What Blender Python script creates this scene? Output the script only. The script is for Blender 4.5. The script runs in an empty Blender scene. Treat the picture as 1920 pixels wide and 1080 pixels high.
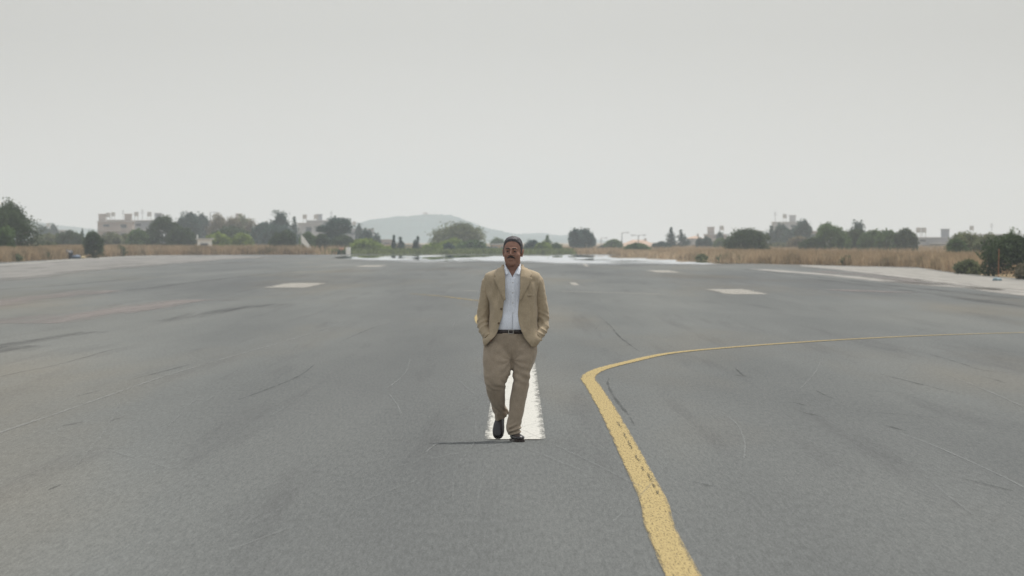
import bpy, bmesh, math, random
import numpy as np
from mathutils import Vector, noise, Matrix

random.seed(7)
RNG = np.random.default_rng(7)
SC = bpy.context.scene
COL = SC.collection
R = math.radians

# ------------------------------------------------------------------ camera
F = 11000.0      # focal length in photo pixels (1920 wide): a long telephoto
HOR = 452.0      # row of the true horizon
H = 1.71         # eye height
cam = bpy.data.cameras.new('camera')
cam.sensor_width = 36.0
cam.lens = F / 1920 * 36.0
cam.clip_start = 0.5
cam.clip_end = 30000
cam.dof.use_dof = True
cam.dof.focus_distance = 50.5
cam.dof.aperture_fstop = 10.5
camo = bpy.data.objects.new('camera', cam)
COL.objects.link(camo)
camo.location = (0, 0, H)
camo.rotation_euler = (R(90) - math.atan((540 - HOR) / F), 0, 0)
SC.camera = camo

# ------------------------------------------------------------------ world
SUN = Vector((0.56, 0.66, 1.75)).normalized()
SUN_EL = math.asin(SUN.z)
SUN_AZ = math.atan2(SUN.x, SUN.y)
w = bpy.data.worlds.new('World')
SC.world = w
w.use_nodes = True
nt = w.node_tree
nt.nodes.clear()
out = nt.nodes.new('ShaderNodeOutputWorld')
sky = nt.nodes.new('ShaderNodeTexSky')
sky.sky_type = 'NISHITA'
sky.sun_disc = False
sky.sun_elevation = SUN_EL
sky.sun_rotation = SUN_AZ
sky.dust_density = 6
sky.air_density = 1.5
b1 = nt.nodes.new('ShaderNodeBackground')
b1.inputs[1].default_value = 0.10
nt.links.new(sky.outputs[0], b1.inputs[0])
# white haze veil, a little brighter low down along the runway axis
tc = nt.nodes.new('ShaderNodeTexCoord')
sep = nt.nodes.new('ShaderNodeSeparateXYZ')
nt.links.new(tc.outputs['Generated'], sep.inputs[0])
ramp = nt.nodes.new('ShaderNodeValToRGB')
nt.links.new(sep.outputs[2], ramp.inputs[0])
cr = ramp.color_ramp
cr.elements[0].position = 0.0
cr.elements[0].color = (0.82, 0.815, 0.775, 1)
cr.elements[1].position = 1.0
cr.elements[1].color = (.86, .89, .92, 1)
e = cr.elements.new(0.035)
e.color = (0.655, 0.655, 0.625, 1)
e = cr.elements.new(0.3)
e.color = (0.76, 0.78, 0.78, 1)
b2 = nt.nodes.new('ShaderNodeBackground')
b2.inputs[1].default_value = 1.0
mxx = nt.nodes.new('ShaderNodeMath'); mxx.operation = 'MULTIPLY'
nt.links.new(sep.outputs[0], mxx.inputs[0]); nt.links.new(sep.outputs[0], mxx.inputs[1])
mr = nt.nodes.new('ShaderNodeMapRange')
mr.inputs[1].default_value = 0; mr.inputs[2].default_value = .009; mr.inputs[3].default_value = 1.03; mr.inputs[4].default_value = .955
nt.links.new(mxx.outputs[0], mr.inputs[0])
nt.links.new(mr.outputs[0], b2.inputs[1])
nt.links.new(ramp.outputs[0], b2.inputs[0])
mx = nt.nodes.new('ShaderNodeMixShader')
mx.inputs[0].default_value = 0.9
nt.links.new(b1.outputs[0], mx.inputs[1])
nt.links.new(b2.outputs[0], mx.inputs[2])
nt.links.new(mx.outputs[0], out.inputs[0])

# ------------------------------------------------------------------ sun
sl = bpy.data.lights.new('sun', 'SUN')
sl.energy = 3.0
sl.angle = R(5.0)
sl.color = (1.0, 0.965, 0.90)
so = bpy.data.objects.new('sun', sl)
COL.objects.link(so)
so.rotation_euler = SUN.to_track_quat('Z', 'Y').to_euler()

SC.view_settings.view_transform = 'Standard'
SC.view_settings.look = 'None'
SC.view_settings.exposure = 0.0
SC.view_settings.gamma = 1.0
SC.cycles.max_bounces = 6
SC.cycles.volume_bounces = 1

# ------------------------------------------------------------------ helpers
def G(px, py):
    """ground point seen at photo pixel"""
    z = H * F / (py - HOR)
    return ((px - 960) * z / F, z)

def X_at(px, Z):
    return (px - 960) * Z / F

def Z_up(py, Z):
    return H + (HOR - py) * Z / F

def tag(o, label=None, cat=None, group=None, kind=None):
    if label: o['label'] = label
    if cat: o['category'] = cat
    if group: o['group'] = group
    if kind: o['kind'] = kind
    return o

def thing(name, label, cat, loc=(0, 0, 0), rz=0, group=None):
    o = bpy.data.objects.new(name, None)
    COL.objects.link(o)
    o.location = loc
    o.rotation_euler = (0, 0, rz)
    return tag(o, label, cat, group)

def mesh_obj(name, verts, faces, mat, parent=None, smooth=False):
    me = bpy.data.meshes.new(name)
    me.from_pydata([tuple(v) for v in verts], [], faces)
    me.update()
    if smooth:
        me.polygons.foreach_set('use_smooth', [True] * len(me.polygons))
    o = bpy.data.objects.new(name, me)
    if mat: me.materials.append(mat)
    COL.objects.link(o)
    if parent: o.parent = parent
    return o

class MB:
    def __init__(s): s.v = []; s.f = []
    def add(s, v, f):
        n = len(s.v)
        s.v += [tuple(p) for p in v]
        s.f += [tuple(i + n for i in q) for q in f]
        return s
    def box(s, c, d, rz=0):
        cx, cy, cz = c; dx, dy, dz = d[0] / 2, d[1] / 2, d[2] / 2
        ca, sa = math.cos(rz), math.sin(rz)
        v = []
        for z in (-dz, dz):
            for x, y in ((-dx, -dy), (dx, -dy), (dx, dy), (-dx, dy)):
                v.append((cx + x * ca - y * sa, cy + x * sa + y * ca, cz + z))
        return s.add(v, [(3, 2, 1, 0), (4, 5, 6, 7), (0, 1, 5, 4), (1, 2, 6, 5), (2, 3, 7, 6), (3, 0, 4, 7)])
    def tube(s, pts, rad, n=10, cap=True):
        rings = []
        pts = [Vector(p) for p in pts]
        up = Vector((0, 1, 0.01))
        for i, p in enumerate(pts):
            a = pts[max(i - 1, 0)]; b = pts[min(i + 1, len(pts) - 1)]
            t = (b - a).normalized()
            u = t.cross(up)
            if u.length < 1e-3: u = t.cross(Vector((1, 0, 0)))
            u.normalize(); v_ = u.cross(t).normalized()
            r = rad[i] if hasattr(rad, '__len__') else rad
            ra, rb = r if isinstance(r, tuple) else (r, r)
            rings.append([p + u * math.cos(k * 2 * math.pi / n) * ra + v_ * math.sin(k * 2 * math.pi / n) * rb for k in range(n)])
        return s.rings(rings, cap)
    def rings(s, rings, cap=True):
        n = len(rings[0]); v = [p for r in rings for p in r]; f = []
        for i in range(len(rings) - 1):
            for k in range(n):
                k2 = (k + 1) % n
                f.append((i * n + k, i * n + k2, (i + 1) * n + k2, (i + 1) * n + k))
        if cap:
            f.append(tuple(range(n))[::-1])
            m = (len(rings) - 1) * n
            f.append(tuple(range(m, m + n)))
        return s.add(v, f)
    def ball(s, c, r, nu=16, nv=10):
        rings = []
        c = Vector(c)
        for i in range(nv + 1):
            ph = math.pi * (i / nv)
            ph = min(max(ph, 0.02), math.pi - 0.02)
            rings.append([c + Vector((r[0] * math.sin(ph) * math.cos(k * 2 * math.pi / nu),
                                      r[1] * math.sin(ph) * math.sin(k * 2 * math.pi / nu),
                                      r[2] * -math.cos(ph))) for k in range(nu)])
        return s.rings(rings)
    def capsule(s, a, b, ra, rb, n=12):
        a = Vector(a); b = Vector(b); d = (b - a)
        L = d.length; t = d / L
        pts = [a - t * ra * .96, a - t * ra * .7, a - t * ra * .3]
        rr = [ra * .25, ra * .71, ra * .95]
        for k in range(5):
            q = k / 4
            pts.append(a + d * q); rr.append(ra + (rb - ra) * q)
        pts += [b + t * rb * .3, b + t * rb * .7, b + t * rb * .96]
        rr += [rb * .95, rb * .71, rb * .25]
        return s.tube(pts, rr, n)
    def build(s, name, mat, parent=None, smooth=False):
        return mesh_obj(name, s.v, s.f, mat, parent, smooth)

def remeshed(name, mb, mat, parent, voxel=0.006, it=4, fac=0.5, disp=None):
    o = mesh_obj('tmp', mb.v, mb.f, None)
    m = o.modifiers.new('r', 'REMESH'); m.mode = 'VOXEL'; m.voxel_size = voxel
    m2 = o.modifiers.new('s', 'SMOOTH'); m2.iterations = it; m2.factor = fac
    dg = bpy.context.evaluated_depsgraph_get()
    me = bpy.data.meshes.new_from_object(o.evaluated_get(dg))
    bpy.data.objects.remove(o)
    me.name = name
    if disp:
        nrm = [Vector(v.normal) for v in me.vertices]
        for v, n_ in zip(me.vertices, nrm):
            v.co = v.co + disp(v.co, n_)
    me.materials.clear(); me.materials.append(mat)
    me.polygons.foreach_set('use_smooth', [True] * len(me.polygons))
    me.update()
    ob = bpy.data.objects.new(name, me)
    COL.objects.link(ob); ob.parent = parent
    return ob

# ------------------------------------------------------------------ materials
def new_mat(name):
    m = bpy.data.materials.new(name); m.use_nodes = True
    t = m.node_tree; t.nodes.clear()
    o = t.nodes.new('ShaderNodeOutputMaterial')
    p = t.nodes.new('ShaderNodeBsdfPrincipled')
    t.links.new(p.outputs[0], o.inputs[0])
    return m, t, p, o

def nz(t, scale, detail=4, rough=.6, vec=None, coord='Object', sc=(1, 1, 1)):
    tc = t.nodes.new('ShaderNodeTexCoord'); mp = t.nodes.new('ShaderNodeMapping')
    mp.inputs['Scale'].default_value = sc
    t.links.new(tc.outputs[coord], mp.inputs[0])
    n = t.nodes.new('ShaderNodeTexNoise')
    n.inputs['Scale'].default_value = scale; n.inputs['Detail'].default_value = detail
    n.inputs['Roughness'].default_value = rough
    t.links.new(mp.outputs[0], n.inputs['Vector'])
    return n.outputs['Fac']

def rmp(t, fac, stops):
    r = t.nodes.new('ShaderNodeValToRGB'); t.links.new(fac, r.inputs[0])
    el = r.color_ramp.elements
    el[0].position, el[0].color = stops[0][0], tuple(stops[0][1]) + (1,)
    el[1].position, el[1].color = stops[-1][0], tuple(stops[-1][1]) + (1,)
    for p, c in stops[1:-1]:
        q = el.new(p); q.color = tuple(c) + (1,)
    return r.outputs[0]

def mulc(t, a, b, fac=1.0, mode='MULTIPLY'):
    m = t.nodes.new('ShaderNodeMixRGB'); m.blend_type = mode; m.inputs[0].default_value = fac
    t.links.new(a, m.inputs[1]); t.links.new(b, m.inputs[2])
    return m.outputs[0]

def val(t, op, a, b=None):
    m = t.nodes.new('ShaderNodeMath'); m.operation = op
    for i, x in enumerate((a, b)):
        if x is None: continue
        if hasattr(x, 'node'): t.links.new(x, m.inputs[i])
        else: m.inputs[i].default_value = x
    return m.outputs[0]

def g3(v): return (v, v, v)

def simple(name, col, var=.15, scale=8, rough=.85, bump=0, bscale=40, spec=.3):
    m, t, p, o = new_mat(name)
    lo = tuple(c * (1 - var) for c in col); hi = tuple(min(1, c * (1 + var)) for c in col)
    t.links.new(rmp(t, nz(t, scale), [(.3, lo), (.7, hi)]), p.inputs['Base Color'])
    p.inputs['Roughness'].default_value = rough
    p.inputs['Specular IOR Level'].default_value = spec
    if bump:
        b = t.nodes.new('ShaderNodeBump'); b.inputs['Strength'].default_value = 1
        b.inputs['Distance'].default_value = bump
        t.links.new(nz(t, bscale), b.inputs['Height']); t.links.new(b.outputs[0], p.inputs['Normal'])
    return m

def asphalt_mat():
    m, t, p, o = new_mat('asphalt')
    base = rmp(t, nz(t, 1, 5, .6, sc=(.35, .02, 1)), [(.3, (.124, .129, .126)), (.7, (.163, .168, .161))])
    # broad worn bands across and along the pavement
    a = rmp(t, nz(t, 1, 4, .55, sc=(.10, .006, 1)), [(.34, (.78, .78, .80)), (.5, g3(.98)), (.66, (1.11, 1.09, 1.06))])
    c = mulc(t, base, a)
    st = rmp(t, nz(t, 1, 5, .65, sc=(1.6, .028, 1)), [(.30, (.84, .83, .84)), (.45, g3(1.0)), (.62, g3(1.0)), (.80, g3(1.10))])
    c = mulc(t, c, st)
    # brown and mauve oily stains
    s2 = rmp(t, nz(t, 1, 4, .6, sc=(.16, .011, 2)), [(.5, g3(1.0)), (.72, (1.08, .98, .87))])
    c = mulc(t, c, s2)
    gr = rmp(t, nz(t, 1, 3, .8, sc=(42, 1.6, 1)), [(.25, g3(.76)), (.75, g3(1.26))])
    c = mulc(t, c, gr)
    gr2 = rmp(t, nz(t, 1, 2, .9, sc=(130, 8, 1)), [(.25, g3(.66)), (.75, g3(1.36))])
    c = mulc(t, c, gr2)
    t.links.new(c, p.inputs['Base Color'])
    p.inputs['Roughness'].default_value = .95
    p.inputs['Specular IOR Level'].default_value = .06
    return m

def worn_mat(name, col, lo=.35, hi=.6, sc=(1, .05, 1), edge=.12, col2=None, amount=1.0, ragged=.3, pits=0):
    """paint or pale dust on the pavement: UV.x runs across, wears through at edges"""
    m, t, p, o = new_mat(name)
    col2 = col2 or tuple(c * .78 for c in col)
    t.links.new(rmp(t, nz(t, 1, 5, .6, sc=tuple(3 * s for s in sc)), [(.3, col2), (.7, col)]), p.inputs['Base Color'])
    p.inputs['Roughness'].default_value = .9
    p.inputs['Specular IOR Level'].default_value = .08
    uv = t.nodes.new('ShaderNodeTexCoord'); sp = t.nodes.new('ShaderNodeSeparateXYZ')
    t.links.new(uv.outputs['UV'], sp.inputs[0])
    d = val(t, 'MULTIPLY', val(t, 'SUBTRACT', .5, val(t, 'ABSOLUTE', val(t, 'SUBTRACT', sp.outputs[0], .5))), 1 / max(edge, 1e-3))
    n = nz(t, 1, 6, .7, sc=sc)
    n2 = val(t, 'MULTIPLY', val(t, 'SUBTRACT', n, lo), 1 / (hi - lo))
    k = val(t, 'ADD', val(t, 'MULTIPLY', n2, 1), val(t, 'SUBTRACT', val(t, 'MINIMUM', d, 1.0), ragged + .7))
    cl = t.nodes.new('ShaderNodeClamp'); t.links.new(val(t, 'ADD', k, .5), cl.inputs[0])
    alpha = val(t, 'MULTIPLY', cl.outputs[0], amount)
    if pits:
        pr = t.nodes.new('ShaderNodeMapRange'); t.links.new(nz(t, 1, 3, .8, sc=(75, 5, 1)), pr.inputs[0])
        pr.inputs[1].default_value = .30; pr.inputs[2].default_value = .30 + pits
        alpha = val(t, 'MULTIPLY', alpha, pr.outputs[0])
    tr = t.nodes.new('ShaderNodeBsdfTransparent'); mx = t.nodes.new('ShaderNodeMixShader')
    t.links.new(alpha, mx.inputs[0])
    t.links.new(tr.outputs[0], mx.inputs[1]); t.links.new(p.outputs[0], mx.inputs[2])
    t.links.new(mx.outputs[0], o.inputs[0])
    return m

def foliage_mat(name, col, var=.45):
    m, t, p, o = new_mat(name)
    lo = tuple(c * (1 - var) for c in col); hi = (col[0] * (1 + var * 1.2), col[1] * (1 + var), col[2] * (1 + var * .7))
    c1 = rmp(t, nz(t, .9, 3, .6), [(.32, lo), (.68, hi)])
    c2 = rmp(t, nz(t, 5, 2, .6), [(.3, g3(.7)), (.7, g3(1.3))])
    c = mulc(t, c1, c2)
    t.links.new(c, p.inputs['Base Color'])
    p.inputs['Roughness'].default_value = .75
    p.inputs['Specular IOR Level'].default_value = .15
    tl = t.nodes.new('ShaderNodeBsdfTranslucent'); t.links.new(c, tl.inputs[0])
    mx = t.nodes.new('ShaderNodeMixShader'); mx.inputs[0].default_value = .25
    t.links.new(p.outputs[0], mx.inputs[1]); t.links.new(tl.outputs[0], mx.inputs[2])
    t.links.new(mx.outputs[0], o.inputs[0])
    return m

def cloth_mat(name, col, weave=900, var=.10, rough=.95, bump=.0006):
    m, t, p, o = new_mat(name)
    lo = tuple(c * (1 - var) for c in col); hi = tuple(min(1, c * (1 + var)) for c in col)
    c = mulc(t, rmp(t, nz(t, 14, 4), [(.3, lo), (.7, hi)]), rmp(t, nz(t, 1, 2, sc=(260, 260, 60)), [(.3, g3(.88)), (.7, g3(1.1))]))
    t.links.new(c, p.inputs['Base Color'])
    p.inputs['Roughness'].default_value = rough
    p.inputs['Specular IOR Level'].default_value = .15
    p.inputs['Sheen Weight'].default_value = .15
    b = t.nodes.new('ShaderNodeBump'); b.inputs['Distance'].default_value = .006; b.inputs['Strength'].default_value = .7
    t.links.new(nz(t, 1, 3, .6, sc=(22, 22, 14)), b.inputs['Height']); t.links.new(b.outputs[0], p.inputs['Normal'])
    return m

M = {}
M['asphalt'] = asphalt_mat()
def ground_mat():
    m, t, p, o = new_mat('dry_ground')
    c = rmp(t, nz(t, 1, 5, .6, sc=(.06, .03, 1)), [(.3, (.17, .13, .085)), (.55, (.27, .205, .13)), (.75, (.20, .18, .10))])
    t.links.new(c, p.inputs['Base Color']); p.inputs['Roughness'].default_value = 1
    p.inputs['Specular IOR Level'].default_value = 0
    return m
M['ground'] = ground_mat()
M['concrete'] = worn_mat('pale_shoulder', (.285, .27, .25), .32, .66, (.55, .022, 1), .16, (.19, .185, .178), .9, .30)
M['pale_concrete'] = worn_mat('pale_right_shoulder', (.36, .34, .31), .30, .62, (.5, .022, 1), .14, (.25, .24, .22), .95, .20)
M['dust'] = worn_mat('pale_dust', (.42, .40, .37), .34, .62, (.5, .03, 1), .3, None, .8, .3)
M['redust'] = worn_mat('reddish_dust', (.31, .275, .26), .36, .60, (.9, .03, 1), .5, None, .55, .4)
M['white_paint'] = worn_mat('white_paint', (.57, .555, .515), .3, .62, (16, 1.1, 1), .16, (.48, .47, .43), 1.0, .12, .09)
M['old_white'] = worn_mat('old_white_paint', (.50, .47, .42), .15, .5, (4, .12, 1), .25, (.40, .38, .34), .82, .32, .25)
M['yellow_paint'] = worn_mat('yellow_paint', (.46, .36, .17), .3, .6, (26, .9, 1), .16, (.38, .29, .14), .95, .16, .18)
M['faint_yellow'] = worn_mat('faint_yellow', (.42, .32, .14), .40, .62, (8, .3, 1), .3, None, .6, .3)
M['scratch'] = worn_mat('scratch', (.34, .35, .34), .34, .60, (3, .25, 1), .5, None, .30, .28)
M['tarline'] = worn_mat('crack', (.055, .055, .055), .36, .60, (9, .5, 1), .5, None, .34, .45)
M['ink'] = simple('black_scrawl', (.10, .085, .05), .2, 8, .9)

# ------------------------------------------------------------------ ground and pavement
def sheet(name, pts, z, mat, kind='structure'):
    """polygon sheet; used for the big sheets"""
    bm = bmesh.new()
    vs = [bm.verts.new((x, y, z)) for x, y in pts]
    f = bm.faces.new(vs)
    bmesh.ops.triangulate(bm, faces=[f])
    for f in bm.faces:
        if f.normal.z < 0: f.normal_flip()
    me = bpy.data.meshes.new(name); bm.to_mesh(me); bm.free()
    me.materials.append(mat)
    o = bpy.data.objects.new(name, me); COL.objects.link(o)
    if kind: o['kind'] = kind
    return o

def catmull(P, n=12):
    P = [Vector(p) for p in P]
    P = [P[0] * 2 - P[1]] + P + [P[-1] * 2 - P[-2]]
    res = []
    for i in range(1, len(P) - 2):
        for k in range(n):
            t = k / n
            a, b, c, d = P[i - 1], P[i], P[i + 1], P[i + 2]
            res.append(.5 * ((2 * b) + (c - a) * t + (2 * a - 5 * b + 4 * c - d) * t * t + (3 * b - a - 3 * c + d) * t ** 3))
    res.append(P[-2])
    return res

def ribbon_geo(pts, width, z, curve=True, n=12):
    P = catmull([(x, y, 0) for x, y in pts], n) if curve else [Vector((x, y, 0)) for x, y in pts]
    v, f, uv = [], [], []
    d = 0
    for i, p in enumerate(P):
        a = P[max(0, i - 1)]; b = P[min(len(P) - 1, i + 1)]
        t = (b - a).normalized(); nn = Vector((t.y, -t.x, 0))
        wd = width(i / (len(P) - 1)) if callable(width) else width
        for s, u in ((-.5, 0), (.5, 1)):
            q = p + nn * s * wd
            v.append((q.x, q.y, z)); uv.append((u, d))
        if i: d += (p - P[i - 1]).length
    for i in range(len(P) - 1):
        f.append((2 * i, 2 * i + 1, 2 * i + 3, 2 * i + 2))
    return v, f, uv

def ribbon(name, segs, width, z, mat, kind='structure', curve=True, parent=None):
    v, f, uv = [], [], []
    for s in segs:
        a, b, c = ribbon_geo(s, width, z, curve)
        n = len(v); v += a; uv += c; f += [tuple(i + n for i in q) for q in b]
    o = mesh_obj(name, v, f, mat, parent)
    l = o.data.uv_layers.new(name='UVMap')
    for lp in o.data.loops:
        l.data[lp.index].uv = uv[lp.vertex_index]
    if kind: o['kind'] = kind
    return o

def band(name, left, right, z, mat):
    """sheet between two matching point lists, UV.x across"""
    v, f, uv = [], [], []
    L = catmull([(x, y, 0) for x, y in left], 6); Rr = catmull([(x, y, 0) for x, y in right], 6)
    for i, (a, b) in enumerate(zip(L, Rr)):
        for k in range(5):
            q = a.lerp(b, k / 4); v.append((q.x, q.y, z)); uv.append((k / 4, i * .1))
    for i in range(len(L) - 1):
        for k in range(4):
            f.append((i * 5 + k, i * 5 + k + 1, i * 5 + k + 6, i * 5 + k + 5))
    o = mesh_obj(name, v, f, mat)
    l = o.data.uv_layers.new(name='UVMap')
    for lp in o.data.loops: l.data[lp.index].uv = uv[lp.vertex_index]
    o['kind'] = 'structure'
    return o

sheet('ground', [(-900, -300), (900, -300), (900, 7500), (-900, 7500)], -0.03, M['ground'])
LEFT_EDGE = [(-46, -60), (-45, 200), (-43, 380), G(0, 492), G(120, 486), G(240, 479.5), G(300, 478.2), G(450, 477.6), G(600, 477.3)]
RIGHT_EDGE = [(24.5, -60), (24, 120), G(1920, 523), G(1797, 512), G(1720, 501), G(1600, 498.5), G(1520, 496.5), G(1400, 494), G(1330, 489), (13.5, 640), (12, 752)]
sheet('runway', LEFT_EDGE + [(-10, 756), (4, 756)] + RIGHT_EDGE[::-1], 0.0, M['asphalt'])

# pale shoulders of worn concrete
band('left_shoulder',
     [(-46, -60), (-45, 120), (-43.2, 380), G(0, 493), G(120, 487), G(240, 480.5), G(300, 479), G(420, 478.6)],
     [(-21, -60), (-21, 110), (-21, 235), G(60, 525), G(170, 511), G(300, 499), G(400, 490), G(520, 482)], .004, M['concrete'])
band('right_shoulder',
     [(15.5, -60), (15.6, 90), G(1920, 556), G(1820, 541), G(1720, 527), G(1600, 510), G(1500, 499)],
     [(24.3, -60), (23.8, 120), G(1920, 524), G(1797, 513), G(1720, 502), G(1600, 499.3), G(1500, 497)], .004, M['pale_concrete'])
ribbon('dust_streaks', [[G(1420, 505), G(1560, 516), G(1700, 530), G(1900, 545)]], 1.6, .008, M['dust'])
ribbon('pale_edge_strip', [[(-41.6, 330), G(0, 496), G(120, 488.5), G(240, 481.8), G(330, 479.6)]], 2.4, .008, M['dust'])
ribbon('pale_edge_strip', [[(16.6, 120), G(1920, 552), G(1820, 537), G(1720, 522), G(1600, 507), G(1530, 500)]], 1.3, .008, M['dust'])
ribbon('red_dust_streaks', [[G(1555, 543), G(1620, 546), G(1700, 549)], [G(1540, 508), G(1640, 519), G(1760, 535)],
                            [G(30, 607), G(220, 580), G(380, 562)], [G(-60, 575), G(60, 560), G(200, 545)]], 2.2, .008, M['redust'])

def rect_mark(name, px0, px1, pyc, len_m, mat=M['old_white']):
    (xa, zc) = G(px0, pyc); (xb, _) = G(px1, pyc)
    return ribbon(name, [[((xa + xb) / 2, zc - len_m / 2), ((xa + xb) / 2, zc + len_m / 2)]], xb - xa, .008, mat, curve=False)
rect_mark('touchdown_mark', 516, 596, 535, 23)
rect_mark('touchdown_mark', 672, 720, 499, 26)
rect_mark('touchdown_mark', 1219, 1266, 509, 25)
rect_mark('touchdown_mark', 1341, 1419, 547, 20)
ribbon('centre_stripe', [[(0.025, 50.40), (0.06, 82)]], .53, .008, M['white_paint'], curve=False)
ribbon('worn_marks', [[G(1050, 546), G(1110, 548), G(1180, 550), G(1240, 552)], [G(1074, 530), G(1080, 535)],
                      [G(1094, 494), G(1101, 500)], [G(870, 545), G(898, 546)]], .30, .008, M['old_white'])

yl = [(0.88, 22), G(1246, 1010), G(1226, 942), G(1196, 880), G(1166, 820), G(1136, 764), G(1112, 725), G(1103, 708), G(1124, 694), G(1174, 680.5),
      G(1260, 662.5), G(1400, 649.5), G(1560, 638.5), G(1740, 629.5), G(1920, 624), G(2100, 620)]
ribbon('yellow_taxi_line', [yl], .185, .008, M['yellow_paint'])
ribbon('faint_yellow_line', [[G(770, 551), G(830, 556), G(905, 565), G(990, 571)]], .22, .008, M['faint_yellow'])
ribbon('rear_yellow_line', [[G(945, 655), G(910, 618), G(896, 602), G(899, 590), G(925, 580), G(960, 575)]], .13, .008, M['yellow_paint'])

# hand-written scrawl on the yellow line (illegible in the photograph)
def scrawl():
    segs = []
    rnd = random.Random(5)
    y = 792
    while y < 935:
        x = 1152 + (y - 790) * .535 + (4 if y < 880 else 8)
        k = rnd.choice((6, 8, 9, 11))
        pts = []
        for i in range(k):
            pts.append(G(x + (3.2 if i % 2 else -2.2) * rnd.uniform(.3, 1) + i * .8, y + i * 1.5 + rnd.uniform(-.8, .8)))
        segs.append(pts)
        y += k * 1.5 + rnd.choice((2, 3, 4, 9))
    return segs
ribbon('scrawl_on_line', scrawl(), .007, .012, M['ink'])

# tyre scratches, seams and cracks
sc_ = [
    [G(-60, 838), G(0, 812), G(130, 768), G(300, 709), G(420, 673), G(540, 639), G(640, 608)],
    [G(1395, 861), G(1396, 830), G(1386, 803), G(1372, 787), G(1352, 779)],
    [G(1543, 671), G(1528, 700), G(1500, 730)],
    [G(770, 672), G(760, 700), G(735, 722), G(718, 735)], [G(730, 740), G(745, 760), G(752, 778)],
    [G(885, 560), G(880, 590), G(855, 600), G(850, 618)],
   
    [G(797, 850), G(820, 833), G(850, 829)], [G(940, 887), G(975, 889)],
    [G(1660, 805), G(1740, 832), G(1860, 885), G(1930, 920)],
    [G(1780, 706), G(1850, 733), G(1930, 768)],
    [G(1160, 600), G(1120, 560)], [G(1600, 640), G(1720, 625)]]
rs = random.Random(11); faint = [[G(905, 735), G(893, 775), G(889, 830), G(855, 880), G(848, 942)]]
for i in range(46):
    z0 = rs.uniform(32, 150); x0 = rs.uniform(-.085, .085) * z0; a = rs.gauss(0, .10); L_ = z0 * rs.uniform(.06, .5); cv = rs.uniform(-.5, .5)
    faint.append([(x0 + a * L_ * u + cv * u * u * L_ * .03, z0 + L_ * u) for u in (0, .33, .66, 1)])
ribbon('pale_seam', [sc_[0]], .05, .006, M['scratch'])
ribbon('tyre_scratches', sc_[1:], lambda u: .022, .006, M['scratch'])
M['faint'] = worn_mat('faint_scratch', (.30, .31, .30), .36, .62, (3, .25, 1), .5, None, .17, .25)
ribbon('faint_scratches', faint, lambda u: .02, .010, M['faint'])
ck = [
    [G(-20, 712), G(40, 698), G(110, 684), G(200, 659), G(240, 651)],
    [G(240, 714), G(310, 696), G(360, 683)], [G(140, 745), G(190, 732)],
    [G(448, 750), G(500, 731), G(560, 706), G(590, 684)], [G(115, 800), G(155, 792)], [G(205, 790), G(232, 783)],
    [G(1120, 590), G(1145, 612), G(1160, 630), G(1188, 652), G(1200, 660)],
    [G(1142, 710), G(1140, 722), G(1158, 755), G(1178, 778), G(1190, 800)],
    [G(1378, 690), G(1392, 703), G(1400, 706)], [G(1375, 703), G(1415, 710)],
    [G(1530, 733), G(1552, 744), G(1565, 748)], [G(1485, 755), G(1515, 762)], [G(1487, 752), G(1540, 750)],
    [G(1612, 728), G(1650, 735), G(1680, 735)], [G(1500, 773), G(1540, 782)],
    [G(1600, 771), G(1690, 778), G(1770, 786)], [G(1740, 664), G(1800, 681), G(1840, 694), G(1895, 700)],
    [G(1840, 706), G(1885, 718)], [G(1890, 780), G(1935, 778)], [G(1660, 798), G(1700, 810)],
    [G(1810, 900), G(1860, 912), G(1900, 922)], [G(1650, 702), G(1730, 722), G(1810, 742)],
    [G(640, 640), G(700, 615), G(740, 605)], [G(1300, 905), G(1345, 915)], [G(90, 920), G(125, 905)]]
ribbon('pavement_cracks', ck, lambda u: .035 * (.4 + math.sin(u * math.pi)), .006, M['tarline'])
dk = [[G(-40, 655), G(60, 640), G(180, 622)], [G(-60, 668), G(60, 648)], [G(80, 512), G(300, 500), G(500, 489)], [G(1400, 505), G(1600, 527), G(1900, 560)],
      [G(240, 545), G(400, 525), G(560, 507)], [G(1500, 520), G(1700, 545), G(1930, 577)], [G(300, 603), G(420, 582), G(520, 570)], [G(-30, 545), G(120, 535), G(260, 522)]]
M['rubber'] = worn_mat('rubber_streak', (.075, .073, .076), .38, .64, (2.5, .05, 1), .6, None, .33, .48)
ribbon('rubber_streaks', dk, lambda u: .9, .006, M['rubber'])

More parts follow.
